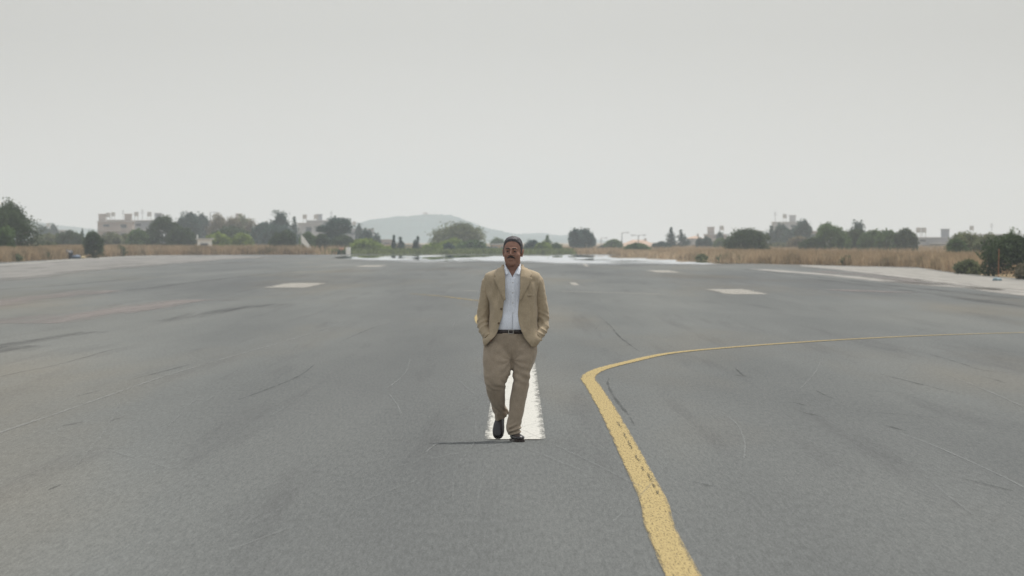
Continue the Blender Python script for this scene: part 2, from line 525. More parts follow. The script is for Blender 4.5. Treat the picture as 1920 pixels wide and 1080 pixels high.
# heat shimmer lying over the far pavement: the hot air mirrors the sky
def mirage():
    m, t, p, o = new_mat('heat_shimmer')
    t.nodes.remove(p)
    g = t.nodes.new('ShaderNodeBsdfGlossy'); g.inputs['Roughness'].default_value = .0
    g.inputs['Color'].default_value = (.97, .98, 1.0, 1)
    n = nz(t, 1, 4, .6, sc=(.16, .012, 1))
    k = val(t, 'MULTIPLY', val(t, 'MAXIMUM', val(t, 'SUBTRACT', n, .41), 0.0), -.030)
    cb = t.nodes.new('ShaderNodeCombineXYZ'); cb.inputs[0].default_value = 0; cb.inputs[2].default_value = 1
    t.links.new(val(t, 'SUBTRACT', k, .001), cb.inputs[1])
    vm = t.nodes.new('ShaderNodeVectorMath'); vm.operation = 'NORMALIZE'; t.links.new(cb.outputs[0], vm.inputs[0])
    t.links.new(vm.outputs[0], g.inputs['Normal'])
    tr = t.nodes.new('ShaderNodeBsdfTransparent'); mx = t.nodes.new('ShaderNodeMixShader')
    tc = t.nodes.new('ShaderNodeTexCoord'); sp = t.nodes.new('ShaderNodeSeparateXYZ'); t.links.new(tc.outputs['UV'], sp.inputs[0])
    a = val(t, 'ADD', val(t, 'MULTIPLY', sp.outputs[0], 3.0), .15)
    a = val(t, 'ADD', a, val(t, 'MULTIPLY', val(t, 'SUBTRACT', nz(t, 1, 3, .6, sc=(.16, .012, 1)), .5), 4.2))
    cl = t.nodes.new('ShaderNodeClamp'); t.links.new(a, cl.inputs[0])
    t.links.new(cl.outputs[0], mx.inputs[0]); t.links.new(tr.outputs[0], mx.inputs[1]); t.links.new(g.outputs[0], mx.inputs[2])
    t.links.new(mx.outputs[0], o.inputs[0])
    return m
near = [(620, 484), (700, 489), (780, 492), (870, 493), (950, 494), (1040, 495), (1120, 496), (1200, 496), (1300, 496.5), (1400, 495), (1490, 494.5)]
far = [(660, 478.5), (720, 478), (790, 478), (870, 478), (950, 478), (1030, 478), (1100, 478), (1160, 479.5), (1250, 483), (1340, 489.5), (1450, 493.6)]
band('heat_shimmer', [G(a, b) for a, b in near], [G(a, b) for a, b in far], .012, mirage())

# ------------------------------------------------------------------ dry grass
M['grass'] = None
def grass_mat(name, stops):
    m, t, p, o = new_mat(name)
    c = rmp(t, nz(t, 1, 5, .65, sc=(.35, .12, .6)), stops)
    c = mulc(t, c, rmp(t, nz(t, 1, 2, sc=(6, 3, 1)), [(.3, g3(.7)), (.7, g3(1.3))]))
    t.links.new(c, p.inputs['Base Color']); p.inputs['Roughness'].default_value = .9
    p.inputs['Specular IOR Level'].default_value = .1
    tl = t.nodes.new('ShaderNodeBsdfTranslucent'); t.links.new(c, tl.inputs[0])
    mx = t.nodes.new('ShaderNodeMixShader'); mx.inputs[0].default_value = .25
    t.links.new(p.outputs[0], mx.inputs[1]); t.links.new(tl.outputs[0], mx.inputs[2]); t.links.new(mx.outputs[0], o.inputs[0])
    return m
M['grass'] = grass_mat('dry_grass', [(.30, (.14, .14, .075)), (.42, (.30, .225, .14)), (.58, (.46, .345, .22)), (.75, (.36, .25, .165))])

def blades(name, P, hgt, wid, mat):
    """P Nx2 base positions, three leaning triangles each"""
    P = np.asarray(P); n = len(P)
    V = np.zeros((n, 3, 3, 3)); 
    for k in range(3):
        a = RNG.uniform(0, math.pi, n); h = hgt * RNG.uniform(.45, 1.1, n); w_ = wid * RNG.uniform(.5, 1.2, n)
        bx = P[:, 0] + RNG.normal(0, wid * .9, n); by = P[:, 1] + RNG.normal(0, wid * .9, n)
        dx, dy = np.cos(a) * w_ / 2, np.sin(a) * w_ / 2
        V[:, k, 0] = np.stack([bx - dx, by - dy, np.full(n, -.03)], 1)
        V[:, k, 1] = np.stack([bx + dx, by + dy, np.full(n, -.03)], 1)
        V[:, k, 2] = np.stack([bx + RNG.normal(0, .2, n) * h, by + RNG.normal(0, .2, n) * h, h], 1)
    vs = V.reshape(-1, 3); nf = n * 3
    me = bpy.data.meshes.new(name)
    me.vertices.add(len(vs)); me.vertices.foreach_set('co', vs.ravel())
    me.loops.add(nf * 3); me.loops.foreach_set('vertex_index', np.arange(nf * 3, dtype=np.int32))
    me.polygons.add(nf); me.polygons.foreach_set('loop_start', np.arange(0, nf * 3, 3, dtype=np.int32))
    me.polygons.foreach_set('loop_total', np.full(nf, 3, dtype=np.int32))
    me.update(calc_edges=True); me.materials.append(mat)
    o = bpy.data.objects.new(name, me); COL.objects.link(o)
    return o

def along(edge, n, side, depth):
    E = np.array(edge); seg = np.diff(E, axis=0); L = np.hypot(seg[:, 0], seg[:, 1]); c = np.cumsum(L); tot = c[-1]
    s = RNG.uniform(0, tot, n); i = np.searchsorted(c, s); f = (s - (c[i] - L[i])) / L[i]
    p = E[i] + seg[i] * f[:, None]
    nn = np.stack([seg[:, 1], -seg[:, 0]], 1)[i] / L[i][:, None] * side
    d = RNG.exponential(depth, n)
    wob = np.sin(s * .11) * .5 + np.sin(s * .37 + 1) * .35 + np.sin(s * 1.3) * .2
    return p + nn * (d + .35 + np.maximum(wob, -.3)[:])[:, None]

gl = along(LEFT_EDGE[2:], 42000, -1, 5)
glf = np.stack([RNG.uniform(-150, -22, 26000), RNG.uniform(745, 1500, 26000)], 1)
gl2 = np.stack([RNG.uniform(-75, -48, 9000), RNG.uniform(430, 760, 9000)], 1)
tag(blades('dry_grass', np.concatenate([gl, glf, gl2]), 1.25, .15, M['grass']), kind='stuff')
gr = along(RIGHT_EDGE[1:], 42000, 1, 4)
gr = gr[(gr[:, 1] < 560) & ~((np.abs(gr[:, 0] - 24.8) < 2.6) & (np.abs(gr[:, 1] - 280) < 26))]
grf = np.stack([RNG.uniform(20, 150, 22000), RNG.uniform(440, 1400, 22000)], 1)
grf = grf[~((np.abs(grf[:, 0] - 24.8) < 2.6) & (grf[:, 1] < 310))]
grf = grf[grf[:, 0] > np.where(grf[:, 1] < 520, 24, 18)]
tag(blades('dry_grass', np.concatenate([gr, grf]), .98, .13, M['grass']), kind='stuff')
gc = np.stack([RNG.uniform(7, 45, 12000), RNG.uniform(758, 1400, 12000)], 1)
gc2 = along(RIGHT_EDGE[7:], 14000, 1, 4)
gc = np.concatenate([gc, gc2[gc2[:, 1] > 540]])
tag(blades('dry_grass', gc, .7, .16, M['grass']), kind='stuff')

gcov = np.stack([RNG.uniform(-24, 8, 15000), RNG.uniform(757, 860, 15000)], 1)
tag(blades('ground_cover', gcov, .75, .3, foliage_mat('ground_cover', (.15, .19, .075))), kind='stuff')
# ------------------------------------------------------------------ trees
FOL = {
    'dark': foliage_mat('foliage_dark', (.056, .086, .038)),
    'mid': foliage_mat('foliage_mid', (.092, .150, .054)),
    'green': foliage_mat('foliage_green', (.20, .27, .065)),
    'olive': foliage_mat('foliage_olive', (.140, .165, .085)),
    'brown': foliage_mat('foliage_brown', (.17, .155, .10)),
    'blue': foliage_mat('foliage_haze_blue', (.055, .098, .086)),  # far trees: blue of the haze put into the leaf colour
    'pale': foliage_mat('foliage_pale', (.17, .19, .12)),
}
M['bark'] = simple('bark', (.12, .10, .075), .3, 6, .95, .02, 20)

def leaf_mesh(name, P, s, mat, parent):
    n = len(P)
    a = RNG.normal(size=(n, 3)); a /= np.linalg.norm(a, axis=1)[:, None]
    b = RNG.normal(size=(n, 3)); b = np.cross(a, b); b /= np.linalg.norm(b, axis=1)[:, None]
    sz = s * RNG.uniform(.55, 1.25, n)[:, None]
    V = np.stack([P - a * sz, P + b * sz * .45, P + a * sz, P - b * sz * .45], 1).reshape(-1, 3)
    me = bpy.data.meshes.new(name)
    me.vertices.add(n * 4); me.vertices.foreach_set('co', V.ravel())
    me.loops.add(n * 4); me.loops.foreach_set('vertex_index', np.arange(n * 4, dtype=np.int32))
    me.polygons.add(n); me.polygons.foreach_set('loop_start', np.arange(0, n * 4, 4, dtype=np.int32))
    me.polygons.foreach_set('loop_total', np.full(n, 4, dtype=np.int32))
    me.update(calc_edges=True); me.materials.append(mat)
    o = bpy.data.objects.new(name, me); COL.objects.link(o); o.parent = parent
    return o

def make_lobes(style, w_, h, rnd):
    L = []
    if style == 'cypress':
        n = max(4, int(h / (w_ * .5)))
        for i in range(n):
            t = i / (n - 1)
            r = w_ * .5 * (1 - t ** 1.8 * .75) * rnd.uniform(.8, 1.05)
            L.append((rnd.uniform(-.12, .12) * w_, rnd.uniform(-.12, .12) * w_, h * (.08 + .84 * t) , r, r, h / n * .8))
    elif style == 'pine':
        for i in range(11):
            t = rnd.random()
            z = h * (.35 + .55 * t); x = rnd.uniform(-.4, .4) * w_ * (1 - .3 * abs(t - .5))
            L.append((x, rnd.uniform(-.35, .35) * w_, z, w_ * rnd.uniform(.13, .22), w_ * rnd.uniform(.13, .22), h * rnd.uniform(.06, .11)))
        L.append((0, 0, h * .90, w_ * .2, w_ * .2, h * .10))
        L.append((0, 0, h * .35, w_ * .3, w_ * .3, h * .2)); L.append((0, 0, h * .6, w_ * .24, w_ * .24, h * .22))
        L.append((-.36 * w_, 0, h * .64, w_ * .16, w_ * .15, h * .07)); L.append((.38 * w_, 0, h * .72, w_ * .15, w_ * .15, h * .06))
    else:
        n = {'round': 12, 'bush': 14, 'airy': 11, 'wide': 16}[style]
        lowz = {'round': .48, 'bush': .38, 'airy': .5, 'wide': .40}[style]
        L.append((0, 0, h * lowz, w_ * .40, w_ * .40, h * lowz * .95))
        off = rnd.uniform(-.14, .14)
        for i in range(n):
            x = (-.36 + .72 * (i + .5) / n + rnd.uniform(-.05, .05)) * w_
            y = rnd.uniform(-.3, .3) * w_
            q = min(1, abs(x / w_ - off * .5) / .52)
            top = h * (1 - q ** 2.6 * .55) * rnd.uniform(.84, 1.0)
            r = w_ * rnd.uniform(.12, .19)
            rz = min(h * .24, max(r * 1.0, h * .13))
            L.append((x, y, max(rz * .9, top - rz), r, r, rz))
        L.append((off * w_, 0, h * .84, w_ * .16, w_ * .16, h * .16))
        for s_ in (-1, 1):
            L.append((s_ * w_ * .33, 0, h * rnd.uniform(.36, .48), w_ * .17, w_ * .2, h * .24))
            if style in ('bush', 'wide'): L.append((s_ * w_ * .36, 0, h * .18, w_ * .15, w_ * .2, h * .18))
    return L

SEED = [100]
def tree(name, px, wpx, top, Z, style, col, label, cat='tree', group=None, leaf=None, dense=1.0, trunk=.0):
    SEED[0] += 1
    rnd = random.Random(SEED[0])
    X = X_at(px, Z); w_ = wpx * 1.13 * Z / F; h = Z_up(top, Z)
    root = thing(name, label, cat, (X, Z, -.03), 0, group)
    L = make_lobes(style, w_, h, rnd)
    s = leaf or max(.10, 1.25 * Z / 5867)
    vol = np.array([l[3] * l[5] for l in L]); area = vol.sum() * math.pi
    n = int(min(9000, max(700, dense * 7.5 * area / (s * s))))
    idx = RNG.choice(len(L), n, p=vol / vol.sum())
    LL = np.array(L)[idx]
    d = RNG.normal(size=(n, 3)); d /= np.linalg.norm(d, axis=1)[:, None]
    ragged = .20 if style != 'airy' else .30
    rr = np.where(RNG.random(n) < .72, RNG.normal(.92, ragged, n), RNG.uniform(.1, .85, n))
    # ragged outline: direction-dependent bulges per lobe
    bul = 1 + .16 * np.sin(d[:, 0] * 5 + idx * 1.7) * np.sin(d[:, 2] * 6 + idx) 
    P = LL[:, :3] + d * rr[:, None] * bul[:, None] * LL[:, 3:6]
    if style == 'airy':
        keep = RNG.random(n) < .85 if name == 'slim_tree' else (np.sin(P[:, 0] * 9 / w_ + 1) * np.sin(P[:, 2] * 11 / h + rnd.random() * 6) + RNG.normal(0, .4, n)) > -.45
        P = P[keep]
    P[:, 2] = np.clip(P[:, 2], .03, h * 1.05)
    leaf_mesh('crown', P, s, FOL[col], root)
    mb = MB()
    tr = max(.06, min(w_ * .045, .3))
    th = h * (.75 if style in ('cypress', 'pine') else .5)
    mb.tube([(0, 0, -.02), (tr * .4, 0, th * .5), (0, 0, th)], [tr, tr * .75, tr * .3], 8)
    for i in range(6):
        l = L[rnd.randrange(len(L))]
        z0 = th * rnd.uniform(.3, .9)
        mb.tube([(0, 0, z0), (l[0] * .5, l[1] * .5, (z0 + l[2]) * .5), (l[0], l[1], max(l[2], z0 * .8))], [tr * .45, tr * .3, tr * .1], 5)
    mb.build('trunk', M['bark'], root)
    return root

GT = 'trees and shrubs beyond the runway'
T = [
 # name, px, width, top, Z, style, colour, label
 ('dense_tree', 10, 118, 388, 540, 'bush', 'dark', 'big dark bushy tree at the left edge of the picture'),
 ('slim_tree', 20, 62, 375, 575, 'round', 'dark', 'thin airy treetop rising above the big dark tree at the left edge'),
 ('shrub', 6, 40, 424, 505, 'bush', 'mid', 'greener low shrub in front of the big dark tree at left edge'),
 ('hazy_tree', 80, 26, 424, 1500, 'airy', 'blue', 'small hazy tree just right of the big dark tree'),
 ('hazy_tree', 99, 18, 421, 1600, 'airy', 'blue', 'twiggy hazy treetop between the big dark tree and the pale block'),
 ('shrub', 88, 46, 437, 950, 'bush', 'olive', 'pale green shrub above the grass right of the big dark tree'),
 ('shrub', 132, 48, 432, 900, 'bush', 'dark', 'dark low shrub midway between big left tree and lone upright bush'),
 ('slim_tree', 153, 12, 430, 1000, 'cypress', 'blue', 'tiny pointed tree beside the dark low shrub'),
 ('lone_bush', 175, 34, 434, 585, 'round', 'dark', 'lone dark upright bush standing in dry grass below the pale apartment block'),
 ('shrub', 224, 24, 461, 665, 'airy', 'olive', 'small green weed clump in grass right of the lone upright bush'),
 ('shrub', 206, 46, 436, 900, 'bush', 'pale', 'pale green shrub in front of the apartment block with roof tanks'),
 ('shrub', 234, 26, 438, 920, 'bush', 'olive', 'small olive shrub under the middle of the tanked apartment block'),
 ('round_tree', 262, 44, 430, 880, 'bush', 'mid', 'low green tree at the right foot of the tanked apartment block'),
 ('round_tree', 312, 62, 404, 880, 'bush', 'dark', 'dark domed tree right of the tanked apartment block'),
 ('round_tree', 352, 44, 400, 1150, 'round', 'blue', 'dark square-topped tree, left one of the pair above the white hut'),
 ('round_tree', 376, 30, 400, 1250, 'round', 'blue', 'dark square-topped tree, right one of the pair above the white hut'),
 ('round_tree', 340, 44, 424, 860, 'bush', 'dark', 'dark low tree just left of the white hut'),
 ('roadside_tree', 408, 36, 405, 1250, 'airy', 'brown', 'brownish tree directly above and right of the white hut'),
 ('roadside_tree', 436, 34, 407, 1250, 'round', 'brown', 'brownish round tree in the row right of the white hut'),
 ('roadside_tree', 455, 30, 405, 1300, 'round', 'olive', 'olive domed tree, tallest in the row right of the white hut'),
 ('roadside_tree', 474, 26, 413, 1250, 'airy', 'brown', 'brownish tree ending the row left of the dense bluish trees'),
 ('shrub', 408, 40, 435, 880, 'bush', 'green', 'bright green shrub just right of the white hut'),
 ('shrub', 455, 38, 437, 880, 'bush', 'green', 'bright green shrub under the brownish tree row'),
 ('round_tree', 430, 70, 424, 1000, 'wide', 'dark', 'wide dark foliage between the bright shrubs and brownish trees'),
 ('round_tree', 492, 44, 416, 1100, 'bush', 'blue', 'bluish dense tree left of the tall forked tree'),
 ('tall_tree', 524, 34, 398, 1100, 'airy', 'blue', 'tall forked bluish tree left of the white leaning panel'),
 ('round_tree', 522, 62, 420, 1050, 'wide', 'blue', 'dense bluish foliage at the foot of the tall forked tree'),
 ('shrub', 530, 44, 431, 800, 'bush', 'dark', 'dark brownish-green shrub behind the grass left of the white leaning panel'),
 ('slim_tree', 552, 22, 410, 1150, 'cypress', 'blue', 'slender hazy tree just left of the white leaning panel'),
 ('shrub', 577, 26, 434, 830, 'bush', 'mid', 'green round shrub right above the white leaning panel'),
 ('shrub', 602, 30, 438, 850, 'bush', 'dark', 'dark shrub between the white leaning panel and the irregular pine'),
 ('pine_tree', 628, 58, 407, 900, 'pine', 'blue', 'irregular dark pine with spreading side branches'),
 ('shrub', 645, 40, 440, 860, 'bush', 'dark', 'dark shrub at the right foot of the irregular pine'),
 ('shrub', 640, 34, 468, 750, 'bush', 'dark', 'very low dark shrub in front of the irregular pine at the pavement end'),
 ('slim_tree', 673, 12, 420, 1300, 'airy', 'blue', 'hazy thin sapling right of the irregular pine'),
 ('twiggy_tree', 688, 26, 430, 1050, 'airy', 'blue', 'twiggy bluish tree above the bright shrub right of the pine'),
 ('twiggy_tree', 707, 14, 438, 1080, 'airy', 'blue', 'smaller twiggy tree right above the bright shrub'),
 ('shrub', 688, 54, 447, 775, 'bush', 'green', 'bright green rounded shrub between the pine and the first cypress'),
 ('shrub', 720, 34, 460, 780, 'bush', 'green', 'low bright shrub touching the first dark cypress'),
 ('cypress_tree', 739, 12, 443, 790, 'cypress', 'blue', 'slim dark cypress, left of the pair by the little yellow hut'),
 ('cypress_tree', 751, 18, 446, 800, 'cypress', 'blue', 'stouter dark cypress directly left of the little yellow hut'),
 ('cypress_tree', 782, 18, 445, 800, 'cypress', 'blue', 'pointed dark cypress directly right of the little yellow hut'),
 ('large_tree', 856, 92, 417, 950, 'round', 'olive', 'largest grey-green domed tree left of the man in front of the hill'),
 ('shrub', 815, 40, 455, 790, 'bush', 'green', 'bright green shrub, leftmost under the large domed tree'),
 ('shrub', 846, 44, 446, 800, 'bush', 'green', 'bright green shrub in the middle under the large domed tree'),
 ('shrub', 842, 20, 455, 775, 'bush', 'blue', 'dark bluish shrub in the middle of the bright shrubs under the domed tree'),
 ('shrub', 885, 50, 450, 790, 'bush', 'mid', 'green shrub at the right foot of the large domed tree'),
 ('hazy_tree', 933, 26, 446, 1200, 'round', 'mid', 'hazy round tree behind the tan building beside the man\'s head'),
 ('shrub', 916, 20, 462, 1000, 'bush', 'blue', 'low bluish shrub left of the tan building'),
 ('round_tree', 998, 28, 450, 800, 'round', 'blue', 'dark bluish round tree just right of the man\'s ear'),
 ('shrub', 1018, 30, 453, 790, 'bush', 'green', 'green shrub between the dark round tree and the pointed green tree'),
 ('slim_tree', 1026, 18, 443, 900, 'cypress', 'mid', 'pointed green tree right of the man\'s head'),
 ('shrub', 1040, 26, 455, 800, 'bush', 'mid', 'green shrub ending the clump right of the man\'s head'),
 ('lone_tree', 1080, 26, 429, 980, 'round', 'blue', 'left half of the twin dark trees standing alone right of the man'),
 ('lone_tree', 1096, 32, 428, 985, 'round', 'blue', 'right half of the twin dark trees standing alone right of the man'),
 ('slim_tree', 1113, 8, 445, 1300, 'airy', 'blue', 'faint sapling right of the twin dark trees'),
 ('round_tree', 1150, 32, 449, 1050, 'round', 'mid', 'small domed tree left of the orange-roofed building'),
 ('shrub', 1130, 18, 460, 1050, 'bush', 'blue', 'low hazy shrub left of the small domed tree'),
 ('shrub', 1195, 42, 455, 790, 'bush', 'mid', 'dark green shrub in front of the orange-roofed building'),
 ('shrub', 1218, 24, 468, 780, 'bush', 'green', 'low green shrub at the right side of the dark green shrub'),
 ('shrub', 1240, 32, 453, 1000, 'bush', 'blue', 'low dark tree at the left foot of the twin tall bluish trees'),
 ('tall_tree', 1259, 22, 429, 1150, 'cypress', 'blue', 'left of the twin tall bluish trees right of the lamp posts'),
 ('tall_tree', 1280, 24, 433, 1150, 'cypress', 'blue', 'right of the twin tall bluish trees right of the lamp posts'),
 ('round_tree', 1312, 14, 446, 1100, 'round', 'blue', 'small dark tree, left of two before the pinkish houses'),
 ('round_tree', 1326, 18, 444, 1100, 'round', 'blue', 'small dark tree, right of two before the pinkish houses'),
 ('round_tree', 1352, 26, 446, 1080, 'bush', 'mid', 'hazy green tree touching the left side of the dark oval tree'),
 ('slim_tree', 1350, 12, 434, 1400, 'round', 'blue', 'hazy treetop above the pinkish houses'),
 ('oval_tree', 1400, 78, 428, 700, 'round', 'dark', 'dark oval tree on a short trunk standing in the right grass'),
 ('round_tree', 1446, 24, 426, 1250, 'cypress', 'blue', 'pointed bluish tree directly right of the dark oval tree'),
 ('round_tree', 1465, 28, 420, 1250, 'round', 'blue', 'bluish tree before the pale hillside building right of the oval tree'),
 ('round_tree', 1505, 32, 412, 1150, 'round', 'blue', 'dark round-topped tree, highest on the right side'),
 ('round_tree', 1490, 40, 428, 1200, 'bush', 'blue', 'bluish foliage below the high round-topped tree'),
 ('shrub', 1462, 30, 453, 1000, 'bush', 'pale', 'pale green shrub above the grass right of the dark oval tree'),
 ('shrub', 1495, 36, 442, 1000, 'bush', 'brown', 'beige-brown bush left of the dense green hedge of trees'),
 ('hedge_tree', 1524, 44, 445, 800, 'bush', 'dark', 'low dark tree starting the dense green clump on the right'),
 ('hedge_tree', 1560, 58, 418, 800, 'bush', 'mid', 'tallest green tree on the left of the dense right clump'),
 ('hedge_tree', 1600, 50, 428, 810, 'bush', 'dark', 'dark green tree second from the left in the dense right clump'),
 ('airy_tree', 1608, 26, 415, 1100, 'airy', 'blue', 'thin hazy treetop poking out above the dense right clump'),
 ('hedge_tree', 1635, 46, 430, 800, 'bush', 'mid', 'green tree in the middle of the dense right clump'),
 ('hedge_tree', 1665, 44, 430, 790, 'bush', 'mid', 'lighter green tree right of the middle of the dense clump'),
 ('hedge_tree', 1697, 44, 428, 790, 'bush', 'dark', 'dark rounded tree ending the dense clump beside the pale long building'),
 ('small_tree', 1773, 12, 434, 1500, 'round', 'blue', 'tiny round hazy treetop above the pale long building'),
 ('shrub', 1815, 74, 435, 560, 'bush', 'olive', 'pale olive shrub right of the long pale building'),
 ('shrub', 1795, 34, 446, 540, 'bush', 'mid', 'green shrub at the left foot of the pale olive shrub'),
 ('shrub', 1850, 50, 438, 540, 'bush', 'olive', 'olive shrub between the pale olive shrub and the right edge bush'),
 ('shrub', 1316, 20, 476, 500, 'airy', 'olive', 'small weed clump at the grass edge left of the dark oval tree'),
 ('shrub', 1358, 24, 477, 494, 'airy', 'olive', 'olive weed clump in the grass under the left side of the oval tree'),
 ('shrub', 1475, 24, 482, 446, 'airy', 'olive', 'small green tuft at the grass edge right of the oval tree'),
 ('shrub', 1556, 30, 478, 424, 'airy', 'olive', 'low green tuft in the grass below the tallest tree of the dense clump'),
 ('shrub', 1600, 42, 479, 414, 'airy', 'olive', 'wide low green tuft in the grass below the middle of the dense clump'),
 ('shrub', 30, 26, 476, 488, 'airy', 'olive', 'small green tuft at the grass edge below the big dark left tree'),
 ('shrub', 92, 34, 452, 640, 'bush', 'olive', 'wide olive tuft rising from the grass above the rubbish heap'),
 ('large_bush', 1908, 124, 436, 288, 'bush', 'dark', 'big dark bush at the right edge of the picture'),
 ('airy_tree', 1898, 16, 429, 420, 'airy', 'mid', 'thin twig sticking up above the big right edge bush'),
 ('shrub', 1815, 44, 486, 303, 'bush', 'olive', 'low scrubby clump on the pavement edge left of the big right bush'),
 ('shrub', 1782, 22, 489, 360, 'bush', 'mid', 'small green weed clump at the right pavement edge'),
 ('shrub', 1932, 50, 490, 262, 'bush', 'brown', 'brown dry bush cut by the right edge of the picture'),
]
for (nm, px, wp, tp, Z, stl, cl, lb) in T:
    tree(nm, px, wp, tp, Z, stl, cl, lb, 'shrub' if ('shrub' in nm or 'bush' in nm) else 'tree', GT)

# ------------------------------------------------------------------ hills
M['hill'] = simple('hill', (.06, .115, .115), .35, .03, 1, spec=0)  # bluish tint of distance haze mixed into the green base colour
def hill(name, pts, Z, depth, mat):
    """ridge with real depth; pts = (px, py) skyline"""
    v, f = [], []
    nx = 220; ny = 14
    px0, px1 = pts[0][0], pts[-1][0]
    for j in range(ny + 1):
        t = j / ny; prof = math.sin(math.pi * t) ** .8
        for i in range(nx + 1):
            p = px0 + (px1 - px0) * i / nx
            py = float(np.interp(p, [q[0] for q in pts], [q[1] for q in pts]))
            z = Z_up(py, Z) ; x = X_at(p, Z)
            y = Z + (t - .5) * depth
            n_ = noise.noise(Vector((x * .05, y * .01, 3))) * 3 + noise.noise(Vector((x * .35, y * .03, 1))) * 1.6 + noise.noise(Vector((x * 1.1, y * .05, 5))) * 1.2
            v.append((x, y, (z + n_ * .6) * prof - .5 if 0 < j < ny else -2))
    for j in range(ny):
        for i in range(nx):
            a = j * (nx + 1) + i
            f.append((a, a + 1, a + nx + 2, a + nx + 1))
    o = mesh_obj(name, v, f, mat, smooth=True); o['kind'] = 'structure'
    return o
hill('hill', [(560, 455), (640, 436), (672, 420), (700, 409), (760, 405), (800, 401), (845, 402), (880, 415), (915, 427), (950, 436), (985, 440), (1020, 443), (1060, 447), (1130, 460)], 5600, 900, M['hill'])
hill('far_hill', [(-100, 404), (-20, 408), (60, 414), (130, 424), (200, 433), (300, 445), (420, 460)], 6300, 700, M['hill'])
hill('low_ridge', [(880, 458), (940, 440), (1010, 436), (1060, 440), (1130, 450), (1180, 460)], 6500, 500, M['hill'])
# little chapel on the summit
ch = thing('chapel', 'tiny pale chapel on the summit of the hazy hill', 'chapel', (X_at(798, 5600), 5600, Z_up(403, 5600) - 1.5))
M['plaster'] = simple('plaster', (.52, .50, .46), .12, .5, .9)
MB().box((0, 0, 1.5), (4.5, 4, 3)).build('wall', M['plaster'], ch)
MB().add([(-2.5, -2.2, 3), (2.5, -2.2, 3), (2.5, 2.2, 3), (-2.5, 2.2, 3), (0, -2.2, 4.3), (0, 2.2, 4.3)], [(0, 1, 4), (1, 2, 5, 4), (2, 3, 5), (3, 0, 4, 5), (0, 3, 2, 1)]).build('roof', simple('tile', (.35, .2, .14), .2, 1), ch)

# ------------------------------------------------------------------ buildings
M['bwhite'] = simple('render_white', (.42, .42, .42), .12, .4, .9)
M['bgrey'] = simple('render_grey', (.30, .31, .33), .15, .4, .9)
M['bpink'] = simple('render_pink', (.38, .335, .31), .12, .4, .9)
M['btan'] = simple('render_tan', (.50, .38, .25), .12, .5, .9)
M['byel'] = simple('render_yellow', (.72, .63, .42), .08, .5, .9)
M['glass'] = simple('window_glass', (.07, .085, .10), .3, 1, .3, spec=.5)
M['slab'] = simple('slab', (.48, .475, .46), .1, .5, .9)
M['rtile'] = simple('roof_tile', (.46, .33, .25), .2, 1.5, .9)
M['tank'] = simple('tank', (.42, .40, .37), .2, 2, .6)
M['metal'] = simple('metal', (.25, .26, .27), .2, 2, .5)
M['purewhite'] = simple('white_board', (.78, .78, .76), .05, 2, .7)

